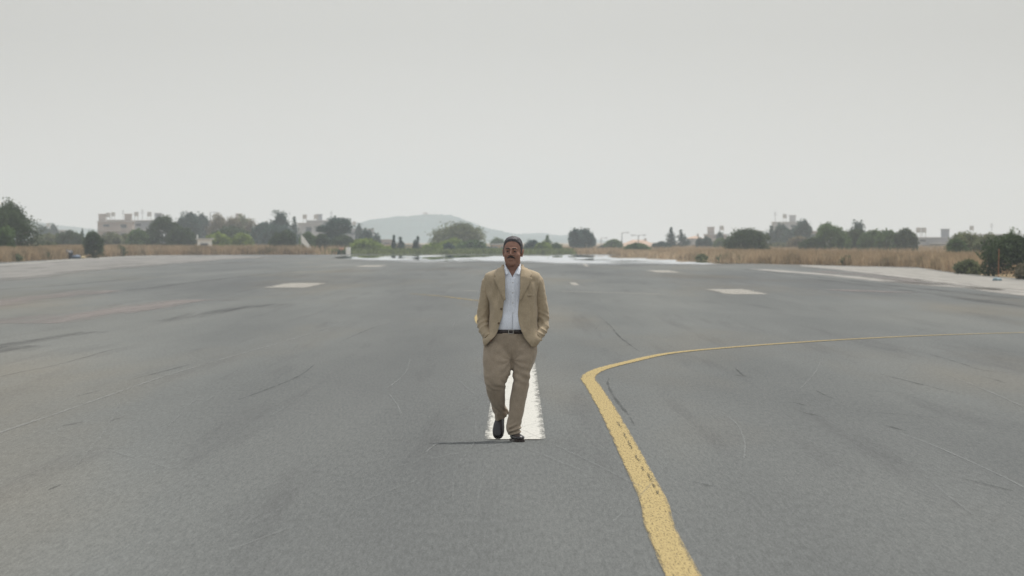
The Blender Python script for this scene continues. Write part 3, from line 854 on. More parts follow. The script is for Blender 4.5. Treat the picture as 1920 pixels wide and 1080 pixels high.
def building(px0, px1, top, Z, floors, mat, label, roof='flat', tanks=(), name='apartment_building', cols=None, balc=True, depth=9, cat='building', fh=None):
    x0, x1 = X_at(px0, Z), X_at(px1, Z); W = x1 - x0; h = Z_up(top, Z)
    root = thing(name, label, cat, ((x0 + x1) / 2, Z + depth / 2, -.03), 0, 'buildings beyond the runway')
    yf = -depth / 2
    MB().box((0, 0, h / 2), (W, depth, h)).build('wall', mat, root)
    fh = h / floors
    cols = cols or max(1, int(W / 3.2))
    for fl in range(floors):
        for c in range(cols):
            cx = -W / 2 + (c + .5) * W / cols
            ww = min(1.5, W / cols * .5)
            zc = fl * fh + fh * .52
            wn = MB().box((cx, yf - .03, zc), (ww, .06, fh * .42)).build('window', M['glass'], root)
            fr = MB()
            for sx in (-1, 1): fr.box((cx + sx * (ww / 2 + .04), yf - .05, zc), (.08, .12, fh * .42 + .16))
            fr.box((cx, yf - .05, zc + fh * .21 + .04), (ww - .002, .12, .08)); fr.box((cx, yf - .05, zc - fh * .21 - .04), (ww - .002, .12, .08))
            fr.build('frame', M['slab'], wn)
        if balc and floors > 1 and fl > 0:
            bw = W * .62; bx = W * (.12 if fl % 2 else -.12)
            bb = MB().box((bx, yf - .7, fl * fh), (bw, 1.3, .18)).build('balcony', M['slab'], root)
            MB().box((bx, yf - 1.32, fl * fh + .52), (bw, .08, .84)).build('parapet', mat, bb)
    if roof == 'flat':
        rf = MB().box((0, 0, h + .10), (W + .5, depth + .5, .2)).build('roof', M['slab'], root)
        for i, (u, kind) in enumerate(tanks):
            x = (u - .5) * W
            if kind == 'tank':
                m = MB(); m.tube([(x, -1, h + .2 + 1.0), (x, -1, h + .2 + 2.1)], .55, 12)
                for sx in (-1, 1):
                    for sy in (-1, 1): m.box((x + sx * .38, -1 + sy * .38, h + .2 + .5), (.07, .07, 1.02))
                m.build('water_tank', M['tank'], root)
            elif kind == 'room':
                MB().box((x, 0, h + .2 + .85), (1.7, 2.4, 1.7)).box((x, 0, h + .2 + 1.77), (2.0, 2.7, .14)).build('stair_room', mat, root)
            else:
                m = MB(); m.tube([(x, 0, h + .2), (x, 0, h + 3.0)], .06, 6)
                for k in range(4): m.box((x, 0, h + 2.0 + k * .25), (1.0 - k * .15, .05, .05))
                m.build('antenna', M['metal'], root)
    else:
        m = MB(); o = .5; r = min(1.6, W * .18)
        a = [(-W / 2 - o, -depth / 2 - o, h), (W / 2 + o, -depth / 2 - o, h), (W / 2 + o, depth / 2 + o, h), (-W / 2 - o, depth / 2 + o, h), (-W / 2 + depth * .3, 0, h + r), (W / 2 - depth * .3, 0, h + r)]
        if a[4][0] > a[5][0]: a[4] = (0, 0, h + r); a[5] = (.01, 0, h + r)
        m.add(a, [(0, 1, 5, 4), (1, 2, 5), (2, 3, 4, 5), (3, 0, 4), (0, 3, 2, 1)])
        m.build('roof', M['rtile'], root)
        MB().box((W * .2, .5, h + r * .8), (.5, .5, 1.2)).build('chimney', M['slab'], root)
    return root

B = [
 (183, 248, 416, 1450, 3, 'bpink', 'pale three-storey block with roof tanks, left one above the grass', 'flat', ((.1, 'room'), (.28, 'tank'), (.85, 'room'))),
 (246, 300, 414, 1500, 3, 'bgrey', 'grey-white block with roof tanks joined to the right of the pale three-storey block', 'flat', ((.15, 'tank'), (.35, 'antenna'), (.6, 'tank'), (.9, 'room'))),
 (200, 236, 413, 1650, 3, 'bpink', 'pinkish block rising behind the pale three-storey block', 'flat', ((.3, 'tank'), (.8, 'antenna'))),
 (60, 118, 432, 1800, 2, 'bgrey', 'hazy low house behind the shrubs right of the big dark tree', 'flat', ((.5, 'tank'),)),
 (392, 470, 414, 1600, 3, 'bpink', 'pinkish building mostly hidden behind the brownish tree row', 'flat', ((.2, 'tank'), (.7, 'room'))),
 (558, 600, 419, 1500, 2, 'bwhite', 'pale house left of the irregular pine', 'flat', ((.3, 'tank'), (.8, 'tank'))),
 (575, 632, 414, 1750, 3, 'bgrey', 'grey terraced building behind the irregular pine', 'flat', ((.4, 'room'), (.8, 'antenna'))),
 (648, 700, 430, 1700, 2, 'bgrey', 'grey house right of the irregular pine', 'flat', ((.3, 'tank'),)),
 (712, 738, 450, 1300, 1, 'bpink', 'low pinkish house left of the first cypress', 'flat', ()),
 (1162, 1232, 462, 1200, 1, 'btan', 'long low building with orange roof behind the dark green shrub', 'hip', ()),
 (1290, 1318, 447, 1350, 2, 'bwhite', 'pale house with tiled roof, left of the pinkish houses group', 'hip', ()),
 (1322, 1362, 440, 1500, 2, 'bpink', 'pinkish house with roof room left of the dark oval tree', 'flat', ((.3, 'room'), (.8, 'tank'))),
 (1450, 1500, 417, 1600, 3, 'bwhite', 'pale tall house between the oval tree and the high round-topped tree', 'flat', ((.1, 'antenna'), (.45, 'tank'), (.75, 'room'))),
 (1515, 1545, 434, 1500, 2, 'bpink', 'pinkish wall behind the left end of the dense green clump', 'flat', ()),
 (1716, 1800, 446, 1300, 2, 'bgrey', 'long pale building with dark windows right of the dense green clump', 'flat', ((.1, 'tank'), (.22, 'tank'), (.7, 'room'))),
 (1805, 1900, 440, 1500, 2, 'bwhite', 'pale building showing above the olive shrubs on the right', 'flat', ((.2, 'tank'), (.6, 'antenna'))),
]
for b in B:
    building(b[0], b[1], b[2], b[3], b[4], M[b[5]], b[6], b[7], b[8])
building(922, 950, 459, 1000, 1, M['btan'], 'small tan building half hidden behind the man\'s head', 'flat', (), name='tan_building', cols=2)
building(761, 770, 461, 810, 1, M['byel'], 'tiny yellow hut between two dark cypresses', 'flat', (), name='yellow_hut', cols=1, depth=1.2, cat='hut')
building(790, 800, 461, 850, 1, M['bpink'], 'tiny pinkish hut right of the pointed cypress', 'flat', (), name='pink_hut', cols=1, depth=1.2, cat='hut')
hut = building(370, 396, 449, 800, 1, M['purewhite'], 'low white hut with a short white post behind the left grass', 'flat', (), name='white_hut', cols=1, depth=2, cat='hut')
MB().box((-.95, -.6, 2.25), (.16, .16, .7)).build('post', M['purewhite'], hut)

# white leaning panel and its pole
Zp = 765
lp = thing('leaning_panel', 'white slanted panel leaning from a pale pole above the left grass', 'panel', (X_at(565, Zp), Zp, 0))
MB().add([(0, 0, 2.5), (.35, 0, 2.2), (1.35, .0, .75), (1.25, 0, .2), (.0, 0, 1.6), (0, .06, 2.5), (.35, .06, 2.2), (1.35, .06, .75), (1.25, .06, .2), (.0, .06, 1.6)],
         [(0, 4, 3, 2, 1), (5, 6, 7, 8, 9), (0, 1, 6, 5), (1, 2, 7, 6), (2, 3, 8, 7), (3, 4, 9, 8), (4, 0, 5, 9)]).build('board', M['purewhite'], lp)
MB().tube([(0, .1, 0), (0, .1, 3.4)], .05, 8).build('pole', M['slab'], lp)

def drum(px, py, Z, col, label):
    t_ = thing('drum', label, 'drum', (X_at(px, Z), Z, 0), 0, 'drums at the pavement end')
    MB().tube([(0, 0, 0), (0, 0, .02), (0, 0, .3), (0, 0, .31), (0, 0, .6), (0, 0, .61), (0, 0, .9)], [.26, .29, .29, .31, .29, .31, .28], 14).build('body', col, t_)
    MB().tube([(0, 0, .9), (0, 0, .93)], [.27, .27], 14).build('lid', M['slab'], t_)
drum(653, 468, 748, M['purewhite'], 'white drum at the far pavement end below the pine')
drum(640, 468, 750, simple('drum_orange', (.55, .3, .2), .1, 2), 'orange-pink drum at the far pavement end left of the white drum')

def lamp_post(px, top, Z, label, double=False):
    h = Z_up(top, Z)
    t_ = thing('lamp_post', label, 'lamp post', (X_at(px, Z), Z, 0), 0, 'lamp posts beyond the runway')
    MB().tube([(0, 0, 0), (0, 0, h)], [.11, .06], 8).build('pole', M['metal'], t_)
    for s_ in ((-1, 1) if double else (1,)):
        MB().tube([(0, 0, h - .1), (s_ * .5, 0, h), (s_ * .95, 0, h)], [.05, .04, .04], 6).build('arm', M['metal'], t_)
        MB().box((s_ * 1.1, 0, h), (.6, .22, .14)).build('lamp_head', M['metal'], t_)
lamp_post(1166, 436, 1100, 'single grey lamp post left above the orange-roofed building')
lamp_post(1197, 441, 1100, 'double-armed lamp post above the orange-roofed building', True)
lamp_post(1127, 446, 1300, 'thin hazy lamp post right of the twin dark trees')
lamp_post(394, 398, 1250, 'tall thin pole rising above the brownish tree row')

# debris and stake
hp = thing('rubbish_heap', 'dark rubbish heap with a blue sack at the left grass edge', 'rubbish', G(134, 485) + (0,))
def lump(mb, c, r, seed, n=14, m=8):
    k = len(mb.v); mb.ball(c, r, n, m)
    for i in range(k, len(mb.v)):
        v = Vector(mb.v[i]); q = noise.noise(v * 2.5 + Vector((seed, 0, 0)))
        v = Vector(c) + (v - Vector(c)) * (1 + .5 * q); mb.v[i] = (v.x, v.y, max(v.z, 0.01))
    return mb
lump(MB(), (-.3, 0, .35), (.5, .5, .5), 1).build('dark_pile', simple('black_plastic', (.03, .03, .035), .3, 3, .5), hp, True)
lump(MB(), (.45, -.1, .15), (.6, .4, .2), 4).build('blue_sack', simple('blue_plastic', (.08, .11, .16), .3, 3, .5), hp, True)
lump(MB(), (1.1, -.1, .1), (.25, .3, .13), 6).build('tan_bag', simple('tan_plastic', (.5, .4, .22), .2, 3, .6), hp, True)
tag(lump(MB(), (0, 0, .04), (.19, .3, .09), 9).build('plastic_sheet', simple('greyblue_plastic', (.13, .19, .22), .4, 9, .5), None, True),
    'crumpled grey-blue plastic lying on the right concrete shoulder', 'litter').location = G(1869, 527) + (.01,)
tag(MB().tube([(0, 0, -.03), (.01, 0, .7), (.03, 0, 1.35)], [.022, .02, .016], 6).build('stake', simple('rusty', (.30, .13, .06), .3, 8)),
    'thin rusty stake upright before the big right bush', 'stake').location = G(1872, 520) + (0,)

# ================================================================== the man
MY = 50.03
man = thing('person', 'man in a beige suit and white shirt walking with both hands in his pockets', 'person', (0, MY, 0))
def mx_(px): return (px - 960) / 220.0
def mz_(py, dy=0.0): return H - (py - HOR) * (MY + dy) / F

M['skin'] = None
def skin():
    m, t, p, o = new_mat('skin')
    c = rmp(t, nz(t, 30, 4), [(.3, (.25, .135, .10)), (.7, (.33, .185, .135))])
    t.links.new(c, p.inputs['Base Color']); p.inputs['Roughness'].default_value = .6; p.inputs['Specular IOR Level'].default_value = .25
    p.inputs['Subsurface Weight'].default_value = .06; p.inputs['Subsurface Radius'].default_value = (.01, .004, .002)
    return m
M['skin'] = skin()
M['hair'] = simple('hair', (.075, .068, .074), .6, 70, .6, .003, 120)
M['brow'] = simple('brow_hair', (.050, .040, .040), .4, 60, .7)
M['suit'] = cloth_mat('linen', (.395, .318, .220))
M['trouser'] = cloth_mat('linen_trousers', (.345, .280, .212))
M['shirt'] = cloth_mat('shirt', (.74, .77, .84), var=.03)
M['leather'] = simple('black_leather', (.018, .014, .016), .3, 20, .28, spec=.5)
M['belt'] = simple('belt_leather', (.03, .02, .018), .2, 20, .4)
M['button'] = simple('button', (.13, .09, .05), .2, 20, .4)
M['buckle'] = simple('buckle', (.35, .33, .3), .1, 20, .3)

# ---- head as a star-shaped implicit surface
HC = Vector((mx_(961.5), 0.005, mz_(472.5)))
HROT = Matrix.Rotation(R(-9), 3, 'Z') @ Matrix.Rotation(R(1), 3, 'Y') @ Matrix.Rotation(R(-3), 3, 'X')
def smin(a, b, k):
    h = np.clip(.5 + .5 * (b - a) / k, 0, 1); return b * (1 - h) + a * h - k * h * (1 - h)
def ell(p, c, r):
    c = np.array(c); r = np.array(r); q = (p - c) / r; k0 = np.linalg.norm(q, axis=-1); k1 = np.linalg.norm(q / r, axis=-1)
    return k0 * (k0 - 1) / np.maximum(k1, 1e-6)
def cap(p, a, b, ra, rb=None):
    a = np.array(a); b = np.array(b); rb = ra if rb is None else rb
    ab = b - a; h = np.clip(((p - a) @ ab) / (ab @ ab), 0, 1)
    return np.linalg.norm(p - a - h[..., None] * ab, axis=-1) - (ra + (rb - ra) * h)
def head_sdf(p):
    d = ell(p, (0, .012, .030), (.078, .098, .088))
    d = smin(d, ell(p, (0, -.020, -.042), (.062, .068, .080)), .03)
    d = smin(d, ell(p, (0, -.048, -.097), (.030, .032, .025)), .03)
    for s in (-1, 1):
        d = smin(d, ell(p, (s * .046, -.015, -.062), (.016, .04, .028)), .025)
        d = smin(d, ell(p, (s * .040, -.058, -.030), (.022, .022, .018)), .03)
        d = smin(d, cap(p, (s * .012, -.091, .023), (s * .046, -.079, .022), .0085, .0065), .012)
    for s in (-1, 1):
        d = -smin(-d, ell(p, (s * .031, -.105, .003), (.021, .021, .0140)), .010)
    d = smin(d, cap(p, (0, -.088, .016), (0, -.113, -.026), .0075, .0115), .009)
    for s in (-1, 1):
        d = smin(d, ell(p, (s * .013, -.100, -.031), (.0085, .010, .0075)), .006)
        d = smin(d, cap(p, (s * .020, -.088, .0092), (s * .043, -.082, .0075), .0062), .003)
        d = smin(d, cap(p, (s * .020, -.0805, -.0065), (s * .043, -.0755, -.005), .0055), .007)
    d = smin(d, cap(p, (-.018, -.088, -.060), (.018, -.088, -.060), .006), .006)
    d = smin(d, cap(p, (-.016, -.086, -.072), (.016, -.086, -.072), .007), .006)
    d = -smin(-d, cap(p, (-.022, -.097, -.0655), (.022, -.097, -.0655), .0022), .004)
    return d
NU, NV = 120, 90
uu = np.linspace(0, 2 * np.pi, NU, endpoint=False); vv = np.linspace(.01, np.pi - .01, NV)
VV, UU = np.meshgrid(vv, uu, indexing='ij')
D = np.stack([np.sin(VV) * np.cos(UU), np.sin(VV) * np.sin(UU), -np.cos(VV)], -1)
def trace():
    t = np.full(VV.shape, .20)
    for _ in range(90):
        t = t - head_sdf(D * t[..., None]) * .6
    return t
RH = trace()
def ring_mesh(mb, P):
    k = [[HC + HROT @ Vector(P[i, j]) for j in range(P.shape[1])] for i in range(P.shape[0])]
    return mb.rings(k)
HP = D * RH[..., None]
body = MB()
ring_mesh(body, HP)
# ears
for s in (-1, 1):
    e = MB()
    e.ball((s * .080, .012, -.004), (.010, .019, .031), 16, 10)
    e.ball((s * .083, .020, .012), (.011, .012, .017), 12, 8)
    e.ball((s * .079, .008, -.030), (.008, .010, .012), 12, 8)
    body.add([HC + HROT @ Vector(v) for v in e.v], e.f)
nb = HC + Vector((0, .02, 0))
body.tube([(nb.x, .05, 1.38), (nb.x, .045, 1.42), (nb.x, .036, 1.46), (nb.x, .028, 1.50), (nb.x, .018, 1.545), (nb.x, .012, 1.58)],
          [.095, .078, .068, .065, .064, .060], 24)
def torso_ring(z, a, b, cx, cy, n=40, p=2.4):
    out_ = []
    for k in range(n):
        t = k * 2 * math.pi / n; c, s = math.cos(t), math.sin(t)
        out_.append(Vector((cx + a * math.copysign(abs(c) ** (2 / p), c), cy + b * math.copysign(abs(s) ** (2 / p), s), z)))
    return out_
TB = [(.80, .155, .10), (.90, .16, .105), (1.0, .155, .10), (1.1, .16, .10), (1.2, .17, .105), (1.3, .175, .10), (1.38, .165, .085), (1.43, .12, .065), (1.46, .07, .05)]
body.rings([torso_ring(z, a, b, 0, .02) for z, a, b in TB])

# arm paths (x, y, z): shoulder, elbow, wrist
ARM = {-1: [(mx_(915), .03, mz_(538)), (mx_(909), .045, mz_(568)), (mx_(906), .05, mz_(598)), (mx_(908), .0, mz_(618)), (mx_(918), -.065, mz_(634))],
       1: [(mx_(1009), .03, mz_(538)), (mx_(1014), .045, mz_(568)), (mx_(1018), .05, mz_(600)), (mx_(1016), .0, mz_(618)), (mx_(1004), -.070, mz_(634))]}
for s in (-1, 1):
    A = [Vector(p) for p in ARM[s]]
    body.capsule(A[0] + Vector((-s * .02, 0, -.04)), A[2], .034, .030); body.capsule(A[2], A[3], .030, .026); body.capsule(A[3], A[4], .026, .023)
    body.capsule(Vector((s * .10, .02, 1.375)), A[0] + Vector((-s * .03, 0, -.045)), .040, .034)
    d = Vector((-s * .55, .25, -.75)).normalized(); pal = A[4] + d * .055
    body.capsule(A[4], pal, .024, .026)
    side = Vector((0, 1, 0)).cross(d).normalized()
    for k, (off, ln) in enumerate(((-.027, .058), (-.009, .068), (.009, .062), (.026, .048))):
        q0 = pal + side * off; q1 = q0 + d * ln * .55; q2 = q1 + Vector((-s * .014, .012, -ln * .40))
        body.capsule(q0, q1, .0085, .008, 8); body.capsule(q1, q2, .008, .0068, 8)
    th = A[4] + d * .02; body.capsule(th, th + d * .05 + side * s * -.028, .010, .008, 8)
# legs of the body (inside the trousers)
LEG = {-1: [(mx_(934), .02, .90), (mx_(928), -.05, mz_(716)), (mx_(939), .17, mz_(783, .17))],
       1: [(mx_(982), .02, .90), (mx_(976), -.03, mz_(716)), (mx_(965), .0, mz_(808))]}
for s in (-1, 1):
    a, b, c = [Vector(p) for p in LEG[s]]
    body.capsule(a, b, .07, .048); body.capsule(b, c, .045, .03)
remeshed('body', body, M['skin'], man, .0032, 1, .3)
body_ob = man.children[0]

# eyes, brows, moustache, hair
for s in (-1, 1):
    c = HC + HROT @ Vector((s * .031, -.0785, .003))
    MB().ball(c, (.0125, .0125, .0125), 16, 10).build('eye', simple('eyeball_shaded', (.11, .085, .08), .05, 20, .3), body_ob, True)  # dark colour carries the shade of the eye sockets
    c2 = HC + HROT @ Vector((s * .031, -.0855, .003))
    MB().ball(c2, (.0062, .0070, .0062), 12, 8).build('iris', simple('iris', (.02, .013, .01), .05, 20, .2), body_ob, True)
    m = MB(); pts = [HC + HROT @ Vector((s * x, y, z)) for x, y, z in ((.010, -.100, .022), (.022, -.0985, .0275), (.036, -.0915, .0275), (.049, -.080, .021))]
    m.tube(pts, [(.004, .0045), (.0045, .006), (.0045, .0055), (.003, .003)], 8).build('eyebrow', M['brow'], man, True)
m = MB(); pts = [HC + HROT @ Vector(p) for p in ((-.034, -.082, -.058), (-.024, -.094, -.0515), (-.010, -.1005, -.046), (0, -.101, -.045), (.010, -.1005, -.046), (.024, -.094, -.0515), (.034, -.082, -.058))]
m.tube(pts, [(.0025, .002), (.005, .0045), (.0065, .0065), (.0055, .0065), (.0065, .0065), (.005, .0045), (.0025, .002)], 10)
m.build('moustache', M['brow'], man, True)
def sstep(a, b, x):
    t = np.clip((x - a) / (b - a), 0, 1); return t * t * (3 - 2 * t)
x_, y_, z_ = HP[..., 0], HP[..., 1], HP[..., 2]
line = np.interp(y_, [-.12, -.062, -.050, -.036, -.024, -.016, -.004, .012, .03, .06, .12], [.092, .090, .078, .050, .020, -.018, -.012, .014, .000, -.045, -.06])
mask = sstep(-.004, .007, z_ - line)
nn = np.array([[noise.noise(Vector(HP[i, j]) * 55) + .5 * noise.noise(Vector(HP[i, j]) * 130) for j in range(NU)] for i in range(NV)])
thick = (.0045 + .0155 * sstep(.03, .105, z_) + .0035 * nn)
HH = D * (RH + mask * thick - (1 - mask) * .006)[..., None]
hm = MB(); ring_mesh(hm, HH); hm.build('hair', M['hair'], man, True)

# ---- clothes: torso surface as function of (theta, z)
TZ = [.78, .86, .93, 1.00, 1.10, 1.20, 1.30, 1.36, 1.405, 1.432, 1.450, 1.470, 1.50]
TA = [.238, .230, .212, .200, .196, .198, .210, .226, .232, .222, .180, .115, .074]
TBd = [.150, .152, .150, .148, .142, .140, .138, .130, .118, .100, .088, .080, .074]
TCY = [.01, .01, .01, .01, .01, .012, .015, .02, .024, .028, .03, .03, .03]
def tor(z):
    return (np.interp(z, TZ, TA), np.interp(z, TZ, TBd), np.interp(z, TZ, TCY))
def tsurf(th, z, off=0.0, p=2.5):
    a, b, cy = tor(z); a += off; b += off
    c, s = math.cos(th), math.sin(th)
    return Vector((a * math.copysign(abs(c) ** (2 / p), c) + .005, cy + b * math.copysign(abs(s) ** (2 / p), s), z))
def front_y(x, z, off=0.0, p=2.5):
    a, b, cy = tor(z); a += off; b += off
    q = min(.999, abs((x - .005) / a))
    return cy - b * (1 - q ** p) ** (1 / p)
def th_of_x(x, z, off):
    a, b, cy = tor(z); a += off
    q = max(-.999, min(.999, (x - .005) / a)); c = math.copysign(abs(q) ** (2.5 / 2), q)
    return -math.acos(max(-1, min(1, c)))      # front half: theta in (-pi, 0)

# shirt: closed below the V, open above it
def open_shell(zs, xl, xr, off, n, disp=None, thick_=.003, name='x', mat=None, parent=None, zfun=None, sub=1):
    v, f = [], []
    for i, z in enumerate(zs):
        tl = th_of_x(xl(z), z, off); tr_ = th_of_x(xr(z), z, off)
        # go from right front edge around the back to the left front edge
        t0 = tr_; t1 = tl + 2 * math.pi
        for k in range(n + 1):
            th = t0 + (t1 - t0) * k / n
            zz = z + (zfun(th, z) if zfun else 0)
            p = tsurf(th, z, off)
            if disp: p = p + disp(p, th, z)
            p.z += (zz - z)
            v.append(p)
    for i in range(len(zs) - 1):
        for k in range(n):
            a = i * (n + 1) + k
            f.append((a, a + 1, a + n + 2, a + n + 1))
    o = mesh_obj(name, v, f, mat, parent, True)
    md = o.modifiers.new('solid', 'SOLIDIFY'); md.thickness = thick_; md.offset = 1
    if sub:
        s_ = o.modifiers.new('sub', 'SUBSURF'); s_.levels = sub; s_.render_levels = sub
    return o
def zrange(a, b, n): return [a + (b - a) * i / n for i in range(n + 1)]
VA = mz_(519)
def vx(z): return .001 + max(0, (z - VA)) * .55
def shirt_disp(p, th, z):
    k = noise.noise(Vector((p.x * 14, z * 5, 2))) * .006 + noise.noise(Vector((p.x * 30, z * 9, 7))) * .003
    belly = .012 * math.exp(-((z - 1.02) / .08) ** 2) - .010 * math.exp(-((z - .935) / .018) ** 2)
    return Vector((0, -(k + belly) if math.sin(th) < 0 else 0, 0))
open_shell(zrange(.93, 1.495, 46), lambda z: -vx(z) + .0035, lambda z: vx(z) + .0035, -.018, 120, shirt_disp, .002, 'shirt', M['shirt'], man, sub=0)
shirt = man.children[-1]

def patch(name, poly_rows, off, mat, parent, thick_=.004, bulge=0, disp=None):
    """poly_rows: list of (z, x_left, x_right) rows from top to bottom projected on the front of the torso"""
    n = 8; v, f = [], []
    for (z, xa, xb) in poly_rows:
        for k in range(n + 1):
            u = k / n; x = xa + (xb - xa) * u
            y = front_y(x, z, off) - bulge * math.sin(math.pi * u)
            p = Vector((x, y, z))
            if disp: p += disp(p)
            v.append(p)
    for i in range(len(poly_rows) - 1):
        for k in range(n):
            a = i * (n + 1) + k; f.append((a, a + n + 1, a + n + 2, a + 1))
    o = mesh_obj(name, v, f, mat, parent, True)
    md = o.modifiers.new('solid', 'SOLIDIFY'); md.thickness = thick_; md.offset = 0
    return o
def rows(pts, n=14):
    """pts: (py, xl_px, xr_px)"""
    ys = [p[0] for p in pts]; res = []
    for i in range(n + 1):
        y = ys[0] + (ys[-1] - ys[0]) * i / n
        res.append((mz_(y, -.12), mx_(np.interp(y, ys, [p[1] for p in pts])), mx_(np.interp(y, ys, [p[2] for p in pts]))))
    return res
patch('placket', rows([(520, 957.5, 965.5), (560, 958, 966), (622, 957, 965)], 24), -.0135, M['shirt'], shirt, .003)
for i, py in enumerate((530, 549, 568, 587, 606)):
    z = mz_(py, -.12); x = mx_(961.7)
    MB().ball((x, front_y(x, z, -.011) , z), (.005, .0025, .005), 10, 6).build('button', M['slab'], shirt, True)

# shirt collar: band and two leaves
def collar_leaf(s):
    # points in (x, y, z): inner edge along the V, outer point
    nk = .0
    a = Vector((s * .064 + .005, -.005, mz_(495)))       # at neck side, top
    b = Vector((s * .050 + .005, -.066, mz_(503)))       # front top of the fold
    c = Vector((s * .030 + .003, -.088, mz_(512)))       # lower inner
    d = Vector((s * .056 + .005, -.094, mz_(515)))       # collar point
    e_ = Vector((s * .078 + .005, -.045, mz_(505)))
    back = Vector((s * .055 + .005, .075, mz_(491)))
    back2 = Vector((s * .072 + .005, .085, mz_(500)))
    cb = Vector((.005, .105, mz_(490))); cb2 = Vector((.005, .112, mz_(499)))
    v = [a, b, c, d, e_, back, back2, cb, cb2]
    f = [(0, 1, 4), (1, 2, 3), (1, 3, 4), (5, 0, 4, 6), (7, 5, 6, 8)]
    o = mesh_obj('collar', v, f, M['shirt'], shirt, False)
    md = o.modifiers.new('solid', 'SOLIDIFY'); md.thickness = .005; md.offset = 0
for s in (-1, 1): collar_leaf(s)

# jacket shell with open front
JL = ([500, 515, 545, 562, 585, 600, 620, 632, 642, 652], [946, 945, 945.5, 945.5, 942, 939.5, 935, 929, 921, 911])
JR = ([500, 515, 545, 562, 590, 605, 620, 632, 642, 652], [976, 977, 977, 975, 973, 973.5, 976, 981, 988, 996])
def inv_py(z): return HOR + (H - z) * F / (MY - .12)
def jl(z): return mx_(float(np.interp(inv_py(z), *JL)))
def jr(z): return mx_(float(np.interp(inv_py(z), *JR)))
def jdisp(p, th, z):
    d = Vector((p.x, p.y - .01, 0)).normalized()
    k = noise.noise(Vector((p.x * 9, p.y * 9, z * 3.5))) * .010 + noise.noise(Vector((p.x * 26, p.y * 20, z * 8 + 4))) * .004
    # drag lines from the pocketed hands up to the buttons, vertical drape on the chest
    k += .005 * math.sin(p.x * 75 + z * 22 + 3 * noise.noise(Vector((p.x * 5, z * 5, 0)))) * math.exp(-((z - 1.18) / .20) ** 2) * (1 if p.y < 0 else .3)
    q = noise.noise(Vector((p.x * 11, p.y * 8, z * 3.2 + 9)))
    k += (.5 - abs(q) * 2) * .014 * (1 if z < 1.36 else .3)
    low = max(0, (1.0 - z) / .2)
    # bulge of the hands inside the pockets
    for s, cx in ((-1, mx_(919)), (1, mx_(1000))):
        g = math.exp(-((p.x - cx) / .055) ** 2 - ((z - .865) / .055) ** 2)
        if p.y < .05: k += .032 * g
    k += low * .008 * math.sin(th * 9)
    fade = 1 if z < 1.42 else max(.1, (1.50 - z) / .08)
    return d * k * fade
def jz(th, z):
    # hem: dips at the front quarters
    if z > .88: return 0
    u = (.88 - z) / .08
    x = tor(z)[0] * math.cos(th)
    side = float(sstep(.168, .215, x)) * .062 + float(sstep(.20, .235, -x)) * .020
    return u * (side - .006 * math.sin(th * 3 + 1))
jk = open_shell(zrange(mz_(651, -.1), 1.492, 54), jl, jr, .006, 128, jdisp, .005, 'jacket', M['suit'], man, zfun=jz, sub=0)

# sleeves
def tube_disp(mb, k0, s, el):
    for i in range(k0, len(mb.v)):
        v = Vector(mb.v[i]); 
        ax = mx_(906) if s < 0 else mx_(1018)
        d = Vector((v.x - ax, v.y - .03, 0)); 
        if d.length > 0: d.normalize()
        near = math.exp(-((v.z - 1.00) / .11) ** 2)
        f_ = math.sin(v.z * 95 + (v.x - ax) * 34 * s + 4 * noise.noise(v * 9)) * .0085 * near
        f_ += noise.noise(Vector((v.x * 14, v.y * 14, v.z * 6))) * .010 + noise.noise(v * 32) * .0035
        v += d * f_
        mb.v[i] = (v.x, v.y, v.z)
for s in (-1, 1):
    A = [Vector(p) for p in ARM[s]]
    top = Vector((s * .196 + .005, .03, mz_(523)))
    base = [Vector((s * .14 + .005, .03, mz_(524))), top] + [A[0], A[1], A[2], A[3], A[4] + Vector((0, -.006, .004))]
    P = catmull(base, 9)
    m_ = len(P) - 1
    rad = []
    for i in range(len(P)):
        u = i / m_
        rad.append(float(np.interp(u, [0, .10, .20, .33, .5, .66, .83, .95, 1.0], [.030, .045, .056, .060, .056, .055, .050, .045, .046])))
    k0 = 9; rad[9:13] = [.024, .038, .047, .054]
    mb = MB(); mb.tube(P[k0:], [(r * .98, r * 1.1) for r in rad[k0:]], 28)
    mb.ball(Vector((s * .190 + .005, .03, mz_(526))), (.064, .066, .057), 24, 16)
    mb.ball(Vector((s * .203 + .005, .03, mz_(538))), (.054, .064, .07), 24, 16)
    ax = mx_(906) if s < 0 else mx_(1018)
    def sdisp(p, n_):
        near = math.exp(-((p.z - .99) / .10) ** 2)
        ph = p.z * 105 + (p.x - ax) * 60 * s + (p.y) * 20 + 5 * noise.noise(Vector((p.x * 7 + s, p.y * 7, p.z * 9)))
        rdg = 1 - abs(math.sin(ph * .5)) * 2
        f_ = rdg * (.0052 + .004 * noise.noise(p * 10)) * near + .004 * math.sin((p.x - ax) * 60 + p.z * 16) * (1 - near)
        f_ += noise.noise(Vector((p.x * 14, p.y * 14, p.z * 6))) * .007 + noise.noise(p * 32) * .003
        return n_ * f_
    remeshed('sleeve', mb, M['suit'], jk, .006, 4, .5, sdisp)
    for k in range(3):
        c = A[4] + (A[3] - A[4]) * (.12 + .16 * k) + Vector((s * .030, -.035, .0))
        MB().ball(c, (.006, .005, .006), 10, 6).build('cuff_button', M['button'], jk, True)
